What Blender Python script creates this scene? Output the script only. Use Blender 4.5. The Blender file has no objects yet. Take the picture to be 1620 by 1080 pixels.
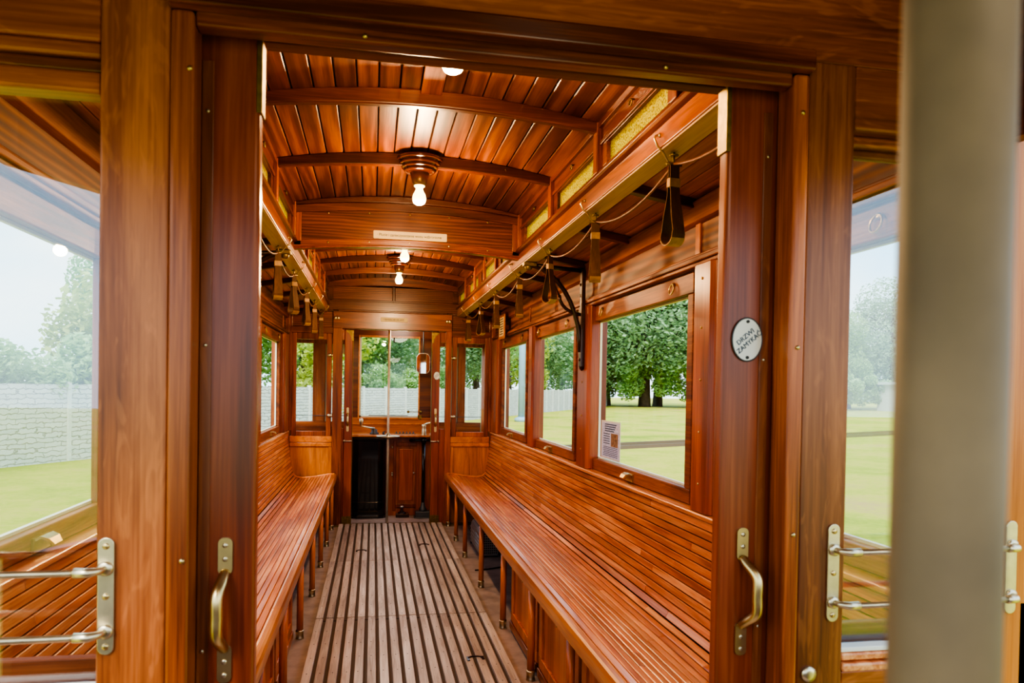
import bpy, bmesh, math, random
from mathutils import Vector, Matrix
R = random.Random(7)
SC = bpy.context.scene
COL = SC.collection
PI = math.pi

# ------------------------------------------------------------------ materials
def new_mat(name):
    m = bpy.data.materials.new(name); m.use_nodes = True
    nt = m.node_tree; nt.nodes.clear()
    out = nt.nodes.new('ShaderNodeOutputMaterial')
    return m, nt, out

def nd(nt, t, **kw):
    n = nt.nodes.new(t)
    for k, v in kw.items():
        if k.startswith('i_'): n.inputs[k[2:]].default_value = v
        else: setattr(n, k, v)
    return n

def setin(n, key, v): n.inputs[key].default_value = v

def ramp(nt, stops, fac):
    r = nt.nodes.new('ShaderNodeValToRGB')
    e = r.color_ramp.elements
    while len(e) < len(stops): e.new(0.5)
    for k, (p, c) in enumerate(stops):
        e[k].position = p; e[k].color = (c[0], c[1], c[2], 1) if len(c) == 3 else c
    nt.links.new(fac, r.inputs[0]); return r.outputs[0]

def wood(name, dark, mid, light, axis='Y', scale=1.0, rough=.32, coat=.25, fleck=0.0, tintamt=.5, bump=.12, figure=0.0):
    m, nt, out = new_mat(name); L = nt.links.new
    tc = nd(nt, 'ShaderNodeTexCoord')
    at = nd(nt, 'ShaderNodeAttribute', attribute_name='tint')
    comb = nd(nt, 'ShaderNodeVectorMath', operation='SCALE'); comb.inputs[0].default_value = (13.1, 7.7, 21.3)
    L(at.outputs['Fac'], comb.inputs['Scale'])
    add = nd(nt, 'ShaderNodeVectorMath', operation='ADD'); L(tc.outputs['Object'], add.inputs[0]); L(comb.outputs[0], add.inputs[1])
    def mapped(al, ac):
        mp = nd(nt, 'ShaderNodeMapping')
        s = [ac*scale]*3; s['XYZ'.index(axis)] = al*scale
        mp.inputs['Scale'].default_value = s; L(add.outputs[0], mp.inputs['Vector']); return mp.outputs[0]
    n1 = nd(nt, 'ShaderNodeTexNoise'); L(mapped(1.3, 16), n1.inputs['Vector']); setin(n1, 'Scale', 1.0); setin(n1, 'Detail', 6); setin(n1, 'Roughness', .6); setin(n1, 'Distortion', .8)
    n2 = nd(nt, 'ShaderNodeTexNoise'); L(mapped(5, 210), n2.inputs['Vector']); setin(n2, 'Scale', 1.0); setin(n2, 'Detail', 3)
    n3 = nd(nt, 'ShaderNodeTexNoise'); L(mapped(.9, 2.2), n3.inputs['Vector']); setin(n3, 'Scale', 1.0); setin(n3, 'Detail', 2)
    mx = nd(nt, 'ShaderNodeMath', operation='MULTIPLY_ADD'); L(n2.outputs['Fac'], mx.inputs[0]); mx.inputs[1].default_value = .45
    L(n1.outputs['Fac'], mx.inputs[2])
    mx2 = nd(nt, 'ShaderNodeMath', operation='MULTIPLY_ADD'); L(n3.outputs['Fac'], mx2.inputs[0]); mx2.inputs[1].default_value = .5; L(mx.outputs[0], mx2.inputs[2])
    fac = mx2.outputs[0]
    if figure:
        wv = nd(nt, 'ShaderNodeTexWave', wave_type='RINGS', rings_direction=axis if axis in 'XYZ' else 'Y'); L(mapped(.9, 8), wv.inputs['Vector'])
        setin(wv, 'Scale', 1.6); setin(wv, 'Distortion', 9); setin(wv, 'Detail', 2); setin(wv, 'Detail Scale', .7)
        mf = nd(nt, 'ShaderNodeMath', operation='MULTIPLY_ADD'); L(wv.outputs['Fac'], mf.inputs[0]); mf.inputs[1].default_value = figure
        L(fac, mf.inputs[2]); fac = mf.outputs[0]
    col = ramp(nt, [(.62, dark), (.98, mid), (1.32 if False else 1.0, light)], fac)
    # normalise: bring fac into 0..1
    mr = nd(nt, 'ShaderNodeMapRange'); mr.inputs['From Min'].default_value = .76; mr.inputs['From Max'].default_value = 1.18 + figure; L(fac, mr.inputs['Value'])
    col = ramp(nt, [(0.0, dark), (.5, mid), (1.0, light)], mr.outputs[0])
    if fleck:
        f1 = nd(nt, 'ShaderNodeTexNoise'); L(mapped(7, 34), f1.inputs['Vector']); setin(f1, 'Scale', 1.0); setin(f1, 'Detail', 2); setin(f1, 'Distortion', 2.2)
        fr = nd(nt, 'ShaderNodeMapRange'); fr.inputs['From Min'].default_value = .56; fr.inputs['From Max'].default_value = .66; fr.inputs['To Max'].default_value = fleck; L(f1.outputs['Fac'], fr.inputs['Value'])
        mxr = nd(nt, 'ShaderNodeMix', data_type='RGBA'); L(fr.outputs[0], mxr.inputs[0]); L(col, mxr.inputs[6]); mxr.inputs[7].default_value = (min(1, light[0]*1.5), light[1]*1.6, light[2]*1.6, 1)
        col = mxr.outputs[2]
    hv = nd(nt, 'ShaderNodeHueSaturation')
    v = nd(nt, 'ShaderNodeMath', operation='MULTIPLY_ADD'); L(at.outputs['Fac'], v.inputs[0]); v.inputs[1].default_value = tintamt; v.inputs[2].default_value = 1 - tintamt/2
    L(v.outputs[0], hv.inputs['Value']); L(col, hv.inputs['Color'])
    b = nd(nt, 'ShaderNodeBsdfPrincipled'); L(hv.outputs[0], b.inputs['Base Color'])
    b.inputs['Roughness'].default_value = rough; b.inputs['Coat Weight'].default_value = coat; b.inputs['Coat Roughness'].default_value = .22
    bp = nd(nt, 'ShaderNodeBump'); bp.inputs['Strength'].default_value = bump; bp.inputs['Distance'].default_value = .002; L(n2.outputs['Fac'], bp.inputs['Height']); L(bp.outputs[0], b.inputs['Normal'])
    L(b.outputs[0], out.inputs[0]); return m

def plain(name, c, rough=.5, metal=0.0, coat=0.0, emit=None, es=0.0, noise=0.0, nscale=30, bump=0.0):
    m, nt, out = new_mat(name); L = nt.links.new
    b = nd(nt, 'ShaderNodeBsdfPrincipled'); b.inputs['Base Color'].default_value = (*c, 1)
    b.inputs['Roughness'].default_value = rough; b.inputs['Metallic'].default_value = metal; b.inputs['Coat Weight'].default_value = coat
    if emit: b.inputs['Emission Color'].default_value = (*emit, 1); b.inputs['Emission Strength'].default_value = es
    if noise or bump:
        tc = nd(nt, 'ShaderNodeTexCoord'); n = nd(nt, 'ShaderNodeTexNoise'); L(tc.outputs['Object'], n.inputs['Vector']); setin(n, 'Scale', nscale); setin(n, 'Detail', 5)
        if noise:
            lo = tuple(x*(1-noise) for x in c); hi = tuple(min(1, x*(1+noise)) for x in c)
            L(ramp(nt, [(.3, lo), (.7, hi)], n.outputs['Fac']), b.inputs['Base Color'])
        if bump:
            bp = nd(nt, 'ShaderNodeBump'); bp.inputs['Strength'].default_value = bump; bp.inputs['Distance'].default_value = .004; L(n.outputs['Fac'], bp.inputs['Height']); L(bp.outputs[0], b.inputs['Normal'])
    L(b.outputs[0], out.inputs[0]); return m

def glass(name, tint=(.96, .985, .97), refl=.08, rough=.0):
    m, nt, out = new_mat(name); L = nt.links.new
    t = nd(nt, 'ShaderNodeBsdfTransparent'); t.inputs[0].default_value = (*tint, 1)
    g = nd(nt, 'ShaderNodeBsdfGlossy'); g.inputs['Roughness'].default_value = rough; g.inputs[0].default_value = (.95, .98, 1, 1)
    mx = nd(nt, 'ShaderNodeMixShader'); mx.inputs[0].default_value = refl
    L(t.outputs[0], mx.inputs[1]); L(g.outputs[0], mx.inputs[2]); L(mx.outputs[0], out.inputs[0]); return m

M = {}
D1, D2, D3 = (.10, .018, .004), (.25, .055, .011), (.46, .135, .030)
M['woodX'] = wood('oak_across', D1, D2, D3, 'X')
M['woodY'] = wood('oak_along', D1, D2, D3, 'Y')
M['woodZ'] = wood('oak_upright', (.13, .025, .006), (.32, .075, .016), (.54, .16, .038), 'Z')
M['oakZ'] = wood('oak_flecked_upright', (.15, .036, .010), (.29, .080, .021), (.44, .145, .045), 'Z', fleck=.22, scale=.9, rough=.36)
M['oakX'] = wood('oak_flecked_across', (.15, .036, .009), (.29, .073, .018), (.44, .135, .036), 'X', fleck=.25, scale=.8, rough=.4)
M['redZ'] = wood('red_mahogany_upright', (.15, .026, .009), (.29, .058, .018), (.44, .112, .038), 'Z', scale=.7, rough=.3, coat=.25)
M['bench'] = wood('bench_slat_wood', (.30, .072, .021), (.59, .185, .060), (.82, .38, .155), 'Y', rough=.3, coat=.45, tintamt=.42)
M['rail'] = wood('bench_rail_wood', (.34, .090, .016), (.56, .18, .034), (.70, .28, .068), 'Y', rough=.33, coat=.2)
M['legw'] = wood('leg_wood', (.40, .09, .016), (.66, .19, .036), (.80, .28, .065), 'Z', rough=.33, coat=.2)
M['ceil'] = wood('ceiling_plank_wood', (.07, .014, .004), (.165, .038, .009), (.34, .105, .027), 'Y', rough=.42, coat=.08, tintamt=.5, figure=.28)
M['darkX'] = wood('dark_rib_wood', (.055, .011, .003), (.12, .026, .007), (.22, .056, .014), 'X', rough=.36, coat=.15)
M['darkY'] = wood('dark_rail_wood', (.08, .014, .004), (.18, .038, .009), (.30, .08, .019), 'Y', rough=.36, coat=.15)
M['panelY'] = wood('burr_panel_along', (.07, .014, .003), (.17, .042, .009), (.32, .105, .026), 'Y', rough=.5, coat=.04, figure=.8, scale=.9)
M['panelX'] = wood('burr_panel_across', (.07, .013, .004), (.155, .035, .009), (.29, .078, .020), 'X', rough=.36, coat=.15, figure=.4, scale=1.5)
M['lightZ'] = wood('light_oak_panel', (.36, .11, .020), (.58, .20, .040), (.72, .30, .08), 'Z', rough=.36, coat=.15, fleck=.1)
M['lightX'] = wood('light_oak_across', (.26, .065, .012), (.46, .13, .026), (.62, .22, .055), 'X', rough=.36, coat=.15)
M['cupZ'] = wood('cupboard_door_wood', (.34, .065, .012), (.58, .145, .028), (.74, .24, .06), 'Z', rough=.36, coat=.15, scale=.8)
M['frameY'] = wood('matt_sash_wood', (.10, .020, .005), (.24, .055, .012), (.42, .125, .03), 'Y', rough=.5, coat=.03)
M['cove'] = wood('matt_cove_wood', (.16, .034, .008), (.30, .070, .016), (.44, .13, .03), 'Y', rough=.6, coat=0)
M['sill'] = wood('polished_sill_wood_with_sky_sheen', (.44, .14, .045), (.66, .27, .11), (.80, .42, .20), 'Y', rough=.22, coat=.5)  # pinkish sky sheen on the sills is put into the pale colour
M['liningX'] = wood('matt_lining_wood', (.10, .020, .006), (.22, .052, .014), (.36, .10, .028), 'X', rough=.6, coat=0)
M['sideceil'] = wood('brightened_side_ceiling_wood', (.28, .07, .018), (.50, .15, .04), (.72, .28, .09), 'Y', rough=.45, coat=.05, tintamt=.4)  # lighter copy of the ceiling planks; missing light is put into the colour
M['tan'] = wood('daylit_beam_underside', (.42, .25, .13), (.58, .38, .23), (.70, .50, .34), 'Y', rough=.5, coat=.0)  # daylight from below is put into this lighter tan
M['dirtyfloor'] = plain('worn_brown_linoleum', (.36, .27, .235), .55, noise=.25, nscale=9, bump=.2)
M['slat'] = wood('grey_worn_floor_slat', (.32, .245, .21), (.50, .41, .355), (.66, .57, .51), 'Y', rough=.55, coat=0, tintamt=.25, scale=1.2, bump=.3)
M['brass'] = plain('brass', (.66, .50, .24), .33, 1.0, noise=.12, nscale=40)
M['palebrass'] = plain('pale_brass', (.70, .60, .40), .36, 1.0, noise=.1, nscale=50)
M['oldbrass'] = plain('dull_brass', (.27, .185, .07), .5, 1.0, noise=.3, nscale=60)
M['pole'] = plain('dull_nickel_pole', (.18, .118, .06), .6, .0, noise=.25, nscale=14)
M['polef'] = plain('pale_worn_pole', (.62, .52, .38), .4, .3, noise=.15, nscale=14)
M['olive'] = plain('beige_outer_frame_paint', (.34, .27, .17), .5)
M['iron'] = plain('dark_cast_iron', (.05, .022, .016), .3, .5, coat=.4)
M['black'] = plain('black_enamel', (.006, .006, .007), .16, 0, coat=.6)
M['gapbrown'] = plain('shade_between_slats', (.12, .085, .070), .9)  # shade in the gaps of the grating, put into this brown
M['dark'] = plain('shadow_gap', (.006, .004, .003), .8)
M['leather'] = wood('strap_leather', (.06, .022, .008), (.11, .042, .016), (.17, .068, .028), 'Z', rough=.6, coat=.0, tintamt=.3)
M['strapend'] = plain('light_leather_inside', (.42, .24, .11), .5, noise=.2, nscale=60)
M['cord'] = plain('brown_leather_cord', (.17, .065, .04), .5)
M['white'] = plain('white_enamel', (.80, .80, .76), .25, coat=.5)
M['cream'] = plain('cream_enamel', (.80, .66, .44), .6)
M['ink'] = plain('black_lettering', (.05, .045, .035), .5)
M['navy'] = plain('navy_lettering', (.03, .06, .14), .5)
M['paper'] = plain('printed_lilac_paper', (.50, .52, .72), .7, noise=.25, nscale=90)
M['photo'] = plain('printed_brown_picture', (.25, .14, .08), .7, noise=.6, nscale=60)
M['steel'] = plain('galvanised_heater_steel', (.55, .55, .54), .38, .9, noise=.1, nscale=20)
M['iron2'] = plain('dark_grey_casting', (.10, .11, .12), .45, .6)
M['lampwood'] = plain('turned_lamp_rose_wood', (.10, .022, .012), .2, coat=.8)
M['socket'] = plain('brass_lamp_holder', (.30, .17, .06), .35, .8)
M['bulb'] = plain('glowing_bulb_glass', (1, .9, .6), .2, emit=(1.0, .78, .34), es=2.0)
M['filament'] = plain('bright_filament', (1, 1, 1), .2, emit=(1.0, .93, .75), es=25)
M['glass'] = glass('window_glass', refl=.018)
M['glassN'] = glass('partition_glass', tint=(.95, .98, .97), refl=.10)
M['mirror'] = plain('mirror_glass', (.9, .9, .9), .03, 1.0)
M['ext'] = plain('cream_exterior_paint', (.85, .80, .66), .4)
M['green'] = plain('green_exterior_paint', (.05, .16, .10), .4)
M['concrete'] = plain('pale_concrete', (.70, .68, .64), .9, noise=.08, nscale=6)
M['bark'] = plain('tree_bark', (.13, .09, .07), .9, noise=.4, nscale=4)
M['railsteel'] = plain('rusty_rail_steel', (.22, .15, .11), .6, .4)
M['pale'] = plain('pale_painted_metal', (.75, .76, .74), .5)
M['bluepole'] = plain('blue_grey_painted_pole', (.30, .42, .52), .5)

# amber clerestory glass
m, nt, out = new_mat('amber_textured_glass'); L = nt.links.new
tc = nd(nt, 'ShaderNodeTexCoord'); n = nd(nt, 'ShaderNodeTexVoronoi'); L(tc.outputs['Object'], n.inputs['Vector']); setin(n, 'Scale', 170)
c = ramp(nt, [(.15, (1.0, .90, .36)), (.5, (1.0, .76, .17)), (.8, (.42, .25, .03))], n.outputs['Distance'])
tr = nd(nt, 'ShaderNodeBsdfTranslucent'); L(c, tr.inputs[0]); g = nd(nt, 'ShaderNodeBsdfPrincipled'); L(c, g.inputs['Base Color']); g.inputs['Roughness'].default_value = .2
bp = nd(nt, 'ShaderNodeBump'); bp.inputs['Strength'].default_value = .6; bp.inputs['Distance'].default_value = .003; L(n.outputs['Distance'], bp.inputs['Height']); L(bp.outputs[0], g.inputs['Normal'])
ty = nd(nt, 'ShaderNodeBsdfTransparent'); L(c, ty.inputs[0]); m0 = nd(nt, 'ShaderNodeMixShader'); m0.inputs[0].default_value = .45; L(tr.outputs[0], m0.inputs[1]); L(ty.outputs[0], m0.inputs[2])
mx = nd(nt, 'ShaderNodeMixShader'); mx.inputs[0].default_value = .12; L(m0.outputs[0], mx.inputs[1]); L(g.outputs[0], mx.inputs[2]); L(mx.outputs[0], out.inputs[0]); M['amber'] = m

# concrete fence panel relief
m, nt, out = new_mat('split_stone_fence_concrete'); L = nt.links.new
tc = nd(nt, 'ShaderNodeTexCoord'); mp = nd(nt, 'ShaderNodeMapping'); L(tc.outputs['Object'], mp.inputs[0])
br = nd(nt, 'ShaderNodeTexBrick'); nz = nd(nt, 'ShaderNodeTexNoise'); L(tc.outputs['Object'], nz.inputs['Vector']); setin(nz, 'Scale', 6); setin(nz, 'Detail', 4)
vm = nd(nt, 'ShaderNodeVectorMath', operation='MULTIPLY_ADD'); vm.inputs[1].default_value = (.35, .16, .16); L(nz.outputs['Color'], vm.inputs[0])
cb = nd(nt, 'ShaderNodeCombineXYZ'); sp = nd(nt, 'ShaderNodeSeparateXYZ'); L(mp.outputs[0], sp.inputs[0]); L(sp.outputs['Y'], cb.inputs[0]); L(sp.outputs['Z'], cb.inputs[1]); L(cb.outputs[0], vm.inputs[2])
L(vm.outputs[0], br.inputs['Vector'])
br.inputs['Color1'].default_value = (.72, .69, .66, 1); br.inputs['Color2'].default_value = (.62, .60, .58, 1); br.inputs['Mortar'].default_value = (.38, .36, .34, 1)
br.inputs['Scale'].default_value = 1; br.inputs['Mortar Size'].default_value = .012; br.inputs['Mortar Smooth'].default_value = .8; br.inputs['Brick Width'].default_value = .5; br.inputs['Row Height'].default_value = .125
b = nd(nt, 'ShaderNodeBsdfPrincipled'); b.inputs['Roughness'].default_value = .9; L(br.outputs['Color'], b.inputs['Base Color'])
bp = nd(nt, 'ShaderNodeBump'); bp.inputs['Strength'].default_value = .8; bp.inputs['Distance'].default_value = .05; bp.invert = True; L(br.outputs['Fac'], bp.inputs['Height']); L(bp.outputs[0], b.inputs['Normal'])
L(b.outputs[0], out.inputs[0]); M['fence'] = m

# lawn
m, nt, out = new_mat('sunlit_dry_grass'); L = nt.links.new
tc = nd(nt, 'ShaderNodeTexCoord'); n = nd(nt, 'ShaderNodeTexNoise'); L(tc.outputs['Object'], n.inputs['Vector']); setin(n, 'Scale', .35); setin(n, 'Detail', 8); setin(n, 'Roughness', .65)
n2 = nd(nt, 'ShaderNodeTexNoise'); L(tc.outputs['Object'], n2.inputs['Vector']); setin(n2, 'Scale', 9); setin(n2, 'Detail', 6); setin(n2, 'Roughness', .8)
ma = nd(nt, 'ShaderNodeMath', operation='MULTIPLY_ADD'); ma.inputs[1].default_value = .6; L(n2.outputs['Fac'], ma.inputs[0]); L(n.outputs['Fac'], ma.inputs[2])
c = ramp(nt, [(.58, (.24, .32, .012)), (.72, (.42, .45, .03)), (.86, (.58, .50, .07)), (1.0, (.56, .36, .14))], ma.outputs[0])
b = nd(nt, 'ShaderNodeBsdfPrincipled'); b.inputs['Roughness'].default_value = .9; L(c, b.inputs['Base Color'])
bp = nd(nt, 'ShaderNodeBump'); bp.inputs['Strength'].default_value = .7; bp.inputs['Distance'].default_value = .1; L(n2.outputs['Fac'], bp.inputs['Height']); L(bp.outputs[0], b.inputs['Normal'])
L(b.outputs[0], out.inputs[0]); M['lawn'] = m

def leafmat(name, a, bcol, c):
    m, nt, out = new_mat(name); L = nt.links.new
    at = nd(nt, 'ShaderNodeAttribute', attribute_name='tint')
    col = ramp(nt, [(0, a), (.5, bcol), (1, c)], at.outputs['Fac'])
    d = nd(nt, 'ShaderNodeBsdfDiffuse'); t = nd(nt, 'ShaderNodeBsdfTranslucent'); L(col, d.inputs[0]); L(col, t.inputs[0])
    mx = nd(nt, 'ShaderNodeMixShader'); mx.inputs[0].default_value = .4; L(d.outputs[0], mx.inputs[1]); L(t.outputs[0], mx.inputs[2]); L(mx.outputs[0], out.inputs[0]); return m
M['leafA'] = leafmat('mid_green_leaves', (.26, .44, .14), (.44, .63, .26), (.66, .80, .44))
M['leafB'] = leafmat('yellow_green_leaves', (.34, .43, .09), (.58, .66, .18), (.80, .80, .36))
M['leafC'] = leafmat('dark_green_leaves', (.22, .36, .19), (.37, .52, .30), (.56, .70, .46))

# ------------------------------------------------------------------ mesh builder
class MB:
    def __init__(s): s.v = []; s.f = []; s.t = []; s.sm = []
    def add(s, vs, fs, tint=None, smooth=False):
        k = len(s.v); t = R.random() if tint is None else tint
        s.v += [tuple(p) for p in vs]; s.t += [t]*len(vs)
        s.f += [tuple(i+k for i in f) for f in fs]; s.sm += [smooth]*len(fs); return s
    def box(s, x0, x1, y0, y1, z0, z1, tint=None, rot=None, c=None):
        if x0 > x1: x0, x1 = x1, x0
        if y0 > y1: y0, y1 = y1, y0
        vs = [(x, y, z) for z in (z0, z1) for y in (y0, y1) for x in (x0, x1)]
        if rot is not None:
            c = Vector(c) if c else Vector(((x0+x1)/2, (y0+y1)/2, (z0+z1)/2))
            vs = [tuple(rot @ (Vector(p)-c) + c) for p in vs]
        return s.add(vs, [(0, 2, 3, 1), (4, 5, 7, 6), (0, 1, 5, 4), (2, 6, 7, 3), (0, 4, 6, 2), (1, 3, 7, 5)], tint)
    def tube(s, pts, r, n=10, tint=None, cap=True):
        pts = [Vector(p) for p in pts]; rs = r if isinstance(r, (list, tuple)) else [r]*len(pts)
        vs = []; up = None
        for i, p in enumerate(pts):
            d = (pts[min(i+1, len(pts)-1)] - pts[max(i-1, 0)]).normalized()
            if up is None: up = Vector((0, 0, 1)) if abs(d.z) < .9 else Vector((1, 0, 0))
            a = d.cross(up).normalized(); up = a.cross(d).normalized()
            for k in range(n):
                th = 2*PI*k/n; vs.append(p + rs[i]*(math.cos(th)*a + math.sin(th)*up))
        fs = [(i*n+k, i*n+(k+1) % n, (i+1)*n+(k+1) % n, (i+1)*n+k) for i in range(len(pts)-1) for k in range(n)]
        if cap: fs += [tuple(range(n)), tuple(range((len(pts)-1)*n, len(pts)*n))]
        return s.add(vs, fs, tint, True)
    def ribbon(s, pts, w, t, side, tint=None):        # flat strap: pts path, width along 'side', thickness t
        pts = [Vector(p) for p in pts]; sd = Vector(side).normalized(); vs = []
        for i, p in enumerate(pts):
            d = (pts[min(i+1, len(pts)-1)] - pts[max(i-1, 0)]).normalized(); nn = d.cross(sd).normalized()
            ww = w[i] if isinstance(w, (list, tuple)) else w
            for a, b_ in ((-1, -1), (1, -1), (1, 1), (-1, 1)): vs.append(p + sd*a*ww/2 + nn*b_*t/2)
        n = 4
        fs = [(i*n+k, i*n+(k+1) % n, (i+1)*n+(k+1) % n, (i+1)*n+k) for i in range(len(pts)-1) for k in range(n)]
        fs += [(0, 1, 2, 3), tuple(range((len(pts)-1)*n, len(pts)*n))]
        return s.add(vs, fs, tint)
    def lathe(s, prof, c=(0, 0, 0), n=24, axis='Z', tint=None):
        vs = []
        for r, z in prof:
            for k in range(n):
                th = 2*PI*k/n; p = (r*math.cos(th), r*math.sin(th), z)
                if axis == 'Y': p = (p[0], p[2], p[1])
                if axis == 'X': p = (p[2], p[0], p[1])
                vs.append((c[0]+p[0], c[1]+p[1], c[2]+p[2]))
        m_ = len(prof)
        fs = [(i*n+k, i*n+(k+1) % n, (i+1)*n+(k+1) % n, (i+1)*n+k) for i in range(m_-1) for k in range(n)]
        fs += [tuple(range(n)), tuple(range((m_-1)*n, m_*n))]
        return s.add(vs, fs, tint, True)
    def prismY(s, poly, y0, y1, tint=None, smooth=False):     # poly: (x,z) outline swept along Y
        n = len(poly); vs = [(x, y0, z) for x, z in poly] + [(x, y1, z) for x, z in poly]
        fs = [(i, (i+1) % n, n+(i+1) % n, n+i) for i in range(n)] + [tuple(range(n)), tuple(range(n, 2*n))]
        return s.add(vs, fs, tint, smooth)
    def strip(s, bot, top, y0, y1, tint=None):                # closed board between two (x,z) curves, thickness in Y
        n = len(bot); vs = [(x, y0, z) for x, z in bot] + [(x, y0, z) for x, z in top] + [(x, y1, z) for x, z in bot] + [(x, y1, z) for x, z in top]
        fs = []
        for i in range(n-1):
            fs += [(i, i+1, n+i+1, n+i), (2*n+i, 3*n+i, 3*n+i+1, 2*n+i+1), (i, 2*n+i, 2*n+i+1, i+1), (n+i, n+i+1, 3*n+i+1, 3*n+i)]
        fs += [(0, n, 3*n, 2*n), (n-1, 3*n-1, 4*n-1, 2*n-1)]
        return s.add(vs, fs, tint)
    def prismZ(s, poly, z0, z1, tint=None):
        n = len(poly); vs = [(x, y, z0) for x, y in poly] + [(x, y, z1) for x, y in poly]
        fs = [(i, (i+1) % n, n+(i+1) % n, n+i) for i in range(n)] + [tuple(range(n)), tuple(range(n, 2*n))]
        return s.add(vs, fs, tint)
    def prismX(s, poly, x0, x1, tint=None):                   # poly: (y,z)
        n = len(poly); vs = [(x0, y, z) for y, z in poly] + [(x1, y, z) for y, z in poly]
        fs = [(i, (i+1) % n, n+(i+1) % n, n+i) for i in range(n)] + [tuple(range(n)), tuple(range(n, 2*n))]
        return s.add(vs, fs, tint)

def wloc(o):
    v = Vector((0, 0, 0))
    while o is not None: v = v + o.location; o = o.parent
    return v

def build(name, mb, mat, parent=None, bevel=0.0, seg=2, kind=None, label=None, cat=None, group=None, fixn=True):
    me = bpy.data.meshes.new(name)
    off = wloc(parent) if parent is not None else Vector((0, 0, 0))
    me.from_pydata([tuple(Vector(p)-off) for p in mb.v], [], mb.f)
    me.validate(clean_customdata=False)
    a = me.attributes.new('tint', 'FLOAT', 'POINT')
    if len(mb.t) == len(me.vertices): a.data.foreach_set('value', mb.t)
    if len(mb.sm) == len(me.polygons): me.polygons.foreach_set('use_smooth', mb.sm)
    if fixn and len(me.vertices) < 60000:
        bm = bmesh.new(); bm.from_mesh(me); bmesh.ops.recalc_face_normals(bm, faces=bm.faces); bm.to_mesh(me); bm.free()
    me.materials.append(M[mat] if isinstance(mat, str) else mat)
    o = bpy.data.objects.new(name, me); COL.objects.link(o)
    if parent is not None: o.parent = parent
    if bevel:
        md = o.modifiers.new('edge', 'BEVEL'); md.width = bevel; md.segments = seg; md.limit_method = 'ANGLE'; md.angle_limit = .7
    if kind: o['kind'] = kind
    if label: o['label'] = label
    if cat: o['category'] = cat
    if group: o['group'] = group
    return o

def thing(name, label, cat, loc, group=None):
    o = bpy.data.objects.new(name, None); COL.objects.link(o); o.location = loc; o.empty_display_size = .05
    o['label'] = label; o['category'] = cat
    if group: o['group'] = group
    return o

def struct(name, loc=(0, 0, 0)):
    o = bpy.data.objects.new(name, None); COL.objects.link(o); o.location = loc; o['kind'] = 'structure'; return o

def dup(src, delta, label=None, group=None):
    def cp(o, par):
        c = o.copy(); COL.objects.link(c)
        if par is not None: c.parent = par
        for ch in list(o.children): cp(ch, c)
        return c
    r = cp(src, None); r.location = src.location + Vector(delta)
    if label: r['label'] = label
    if group: r['group'] = group
    return r

def text_mesh(name, s, size, mat, parent, mtx, label=None, ext=.0006, spacing=1.0):
    cu = bpy.data.curves.new(name, 'FONT'); cu.body = s; cu.size = size; cu.align_x = 'CENTER'; cu.align_y = 'CENTER'; cu.extrude = ext; cu.space_character = spacing
    cu.resolution_u = 3
    tmp = bpy.data.objects.new(name+'_tmp', cu); COL.objects.link(tmp)
    dg = bpy.context.evaluated_depsgraph_get(); me = bpy.data.meshes.new_from_object(tmp.evaluated_get(dg))
    bpy.data.objects.remove(tmp)
    me.transform(Matrix.Translation(-wloc(parent)) @ mtx); me.materials.clear(); me.materials.append(M[mat])
    o = bpy.data.objects.new(name, me); COL.objects.link(o); o.parent = parent
    return o

# ------------------------------------------------------------------ key dimensions (metres, tram axis along +Y)
YF, YB = 1.19, 7.0           # front face of near partition, face of far partition
YI = 1.35                    # saloon side of near partition
ZG = -.85
XG = .985                    # window glass plane
WIN = [(5.55, 6.59), (4.18, 5.21), (2.59, 3.755), (1.40, 2.385)]
WINL = WIN[:3] + [(1.40, 2.52)]
POSTS = [6.74, 5.38, 3.965, 2.49]
ZS = .88; ZW0, ZW1 = .94, 1.66

def arcz(x, ze, zc, hw): return ze + (zc-ze)*(1-(x/hw)**2)

# ------------------------------------------------------------------ floor
mb = MB(); mb.box(-1.03, 1.03, YF, 8.0, -.05, 0, .5)
build('floor', mb, 'dirtyfloor', kind='structure')
mb = MB(); mb.prismZ([(-1.0, 1.19), (-1.0, .6), (-.85, .3), (-.66, 0), (-.45, -.35), (0, -.55), (.45, -.35), (.66, 0), (.85, .3), (1.0, .6), (1.0, 1.19)], -.05, -.0)
build('floor', mb, 'dirtyfloor', kind='structure')

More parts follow.
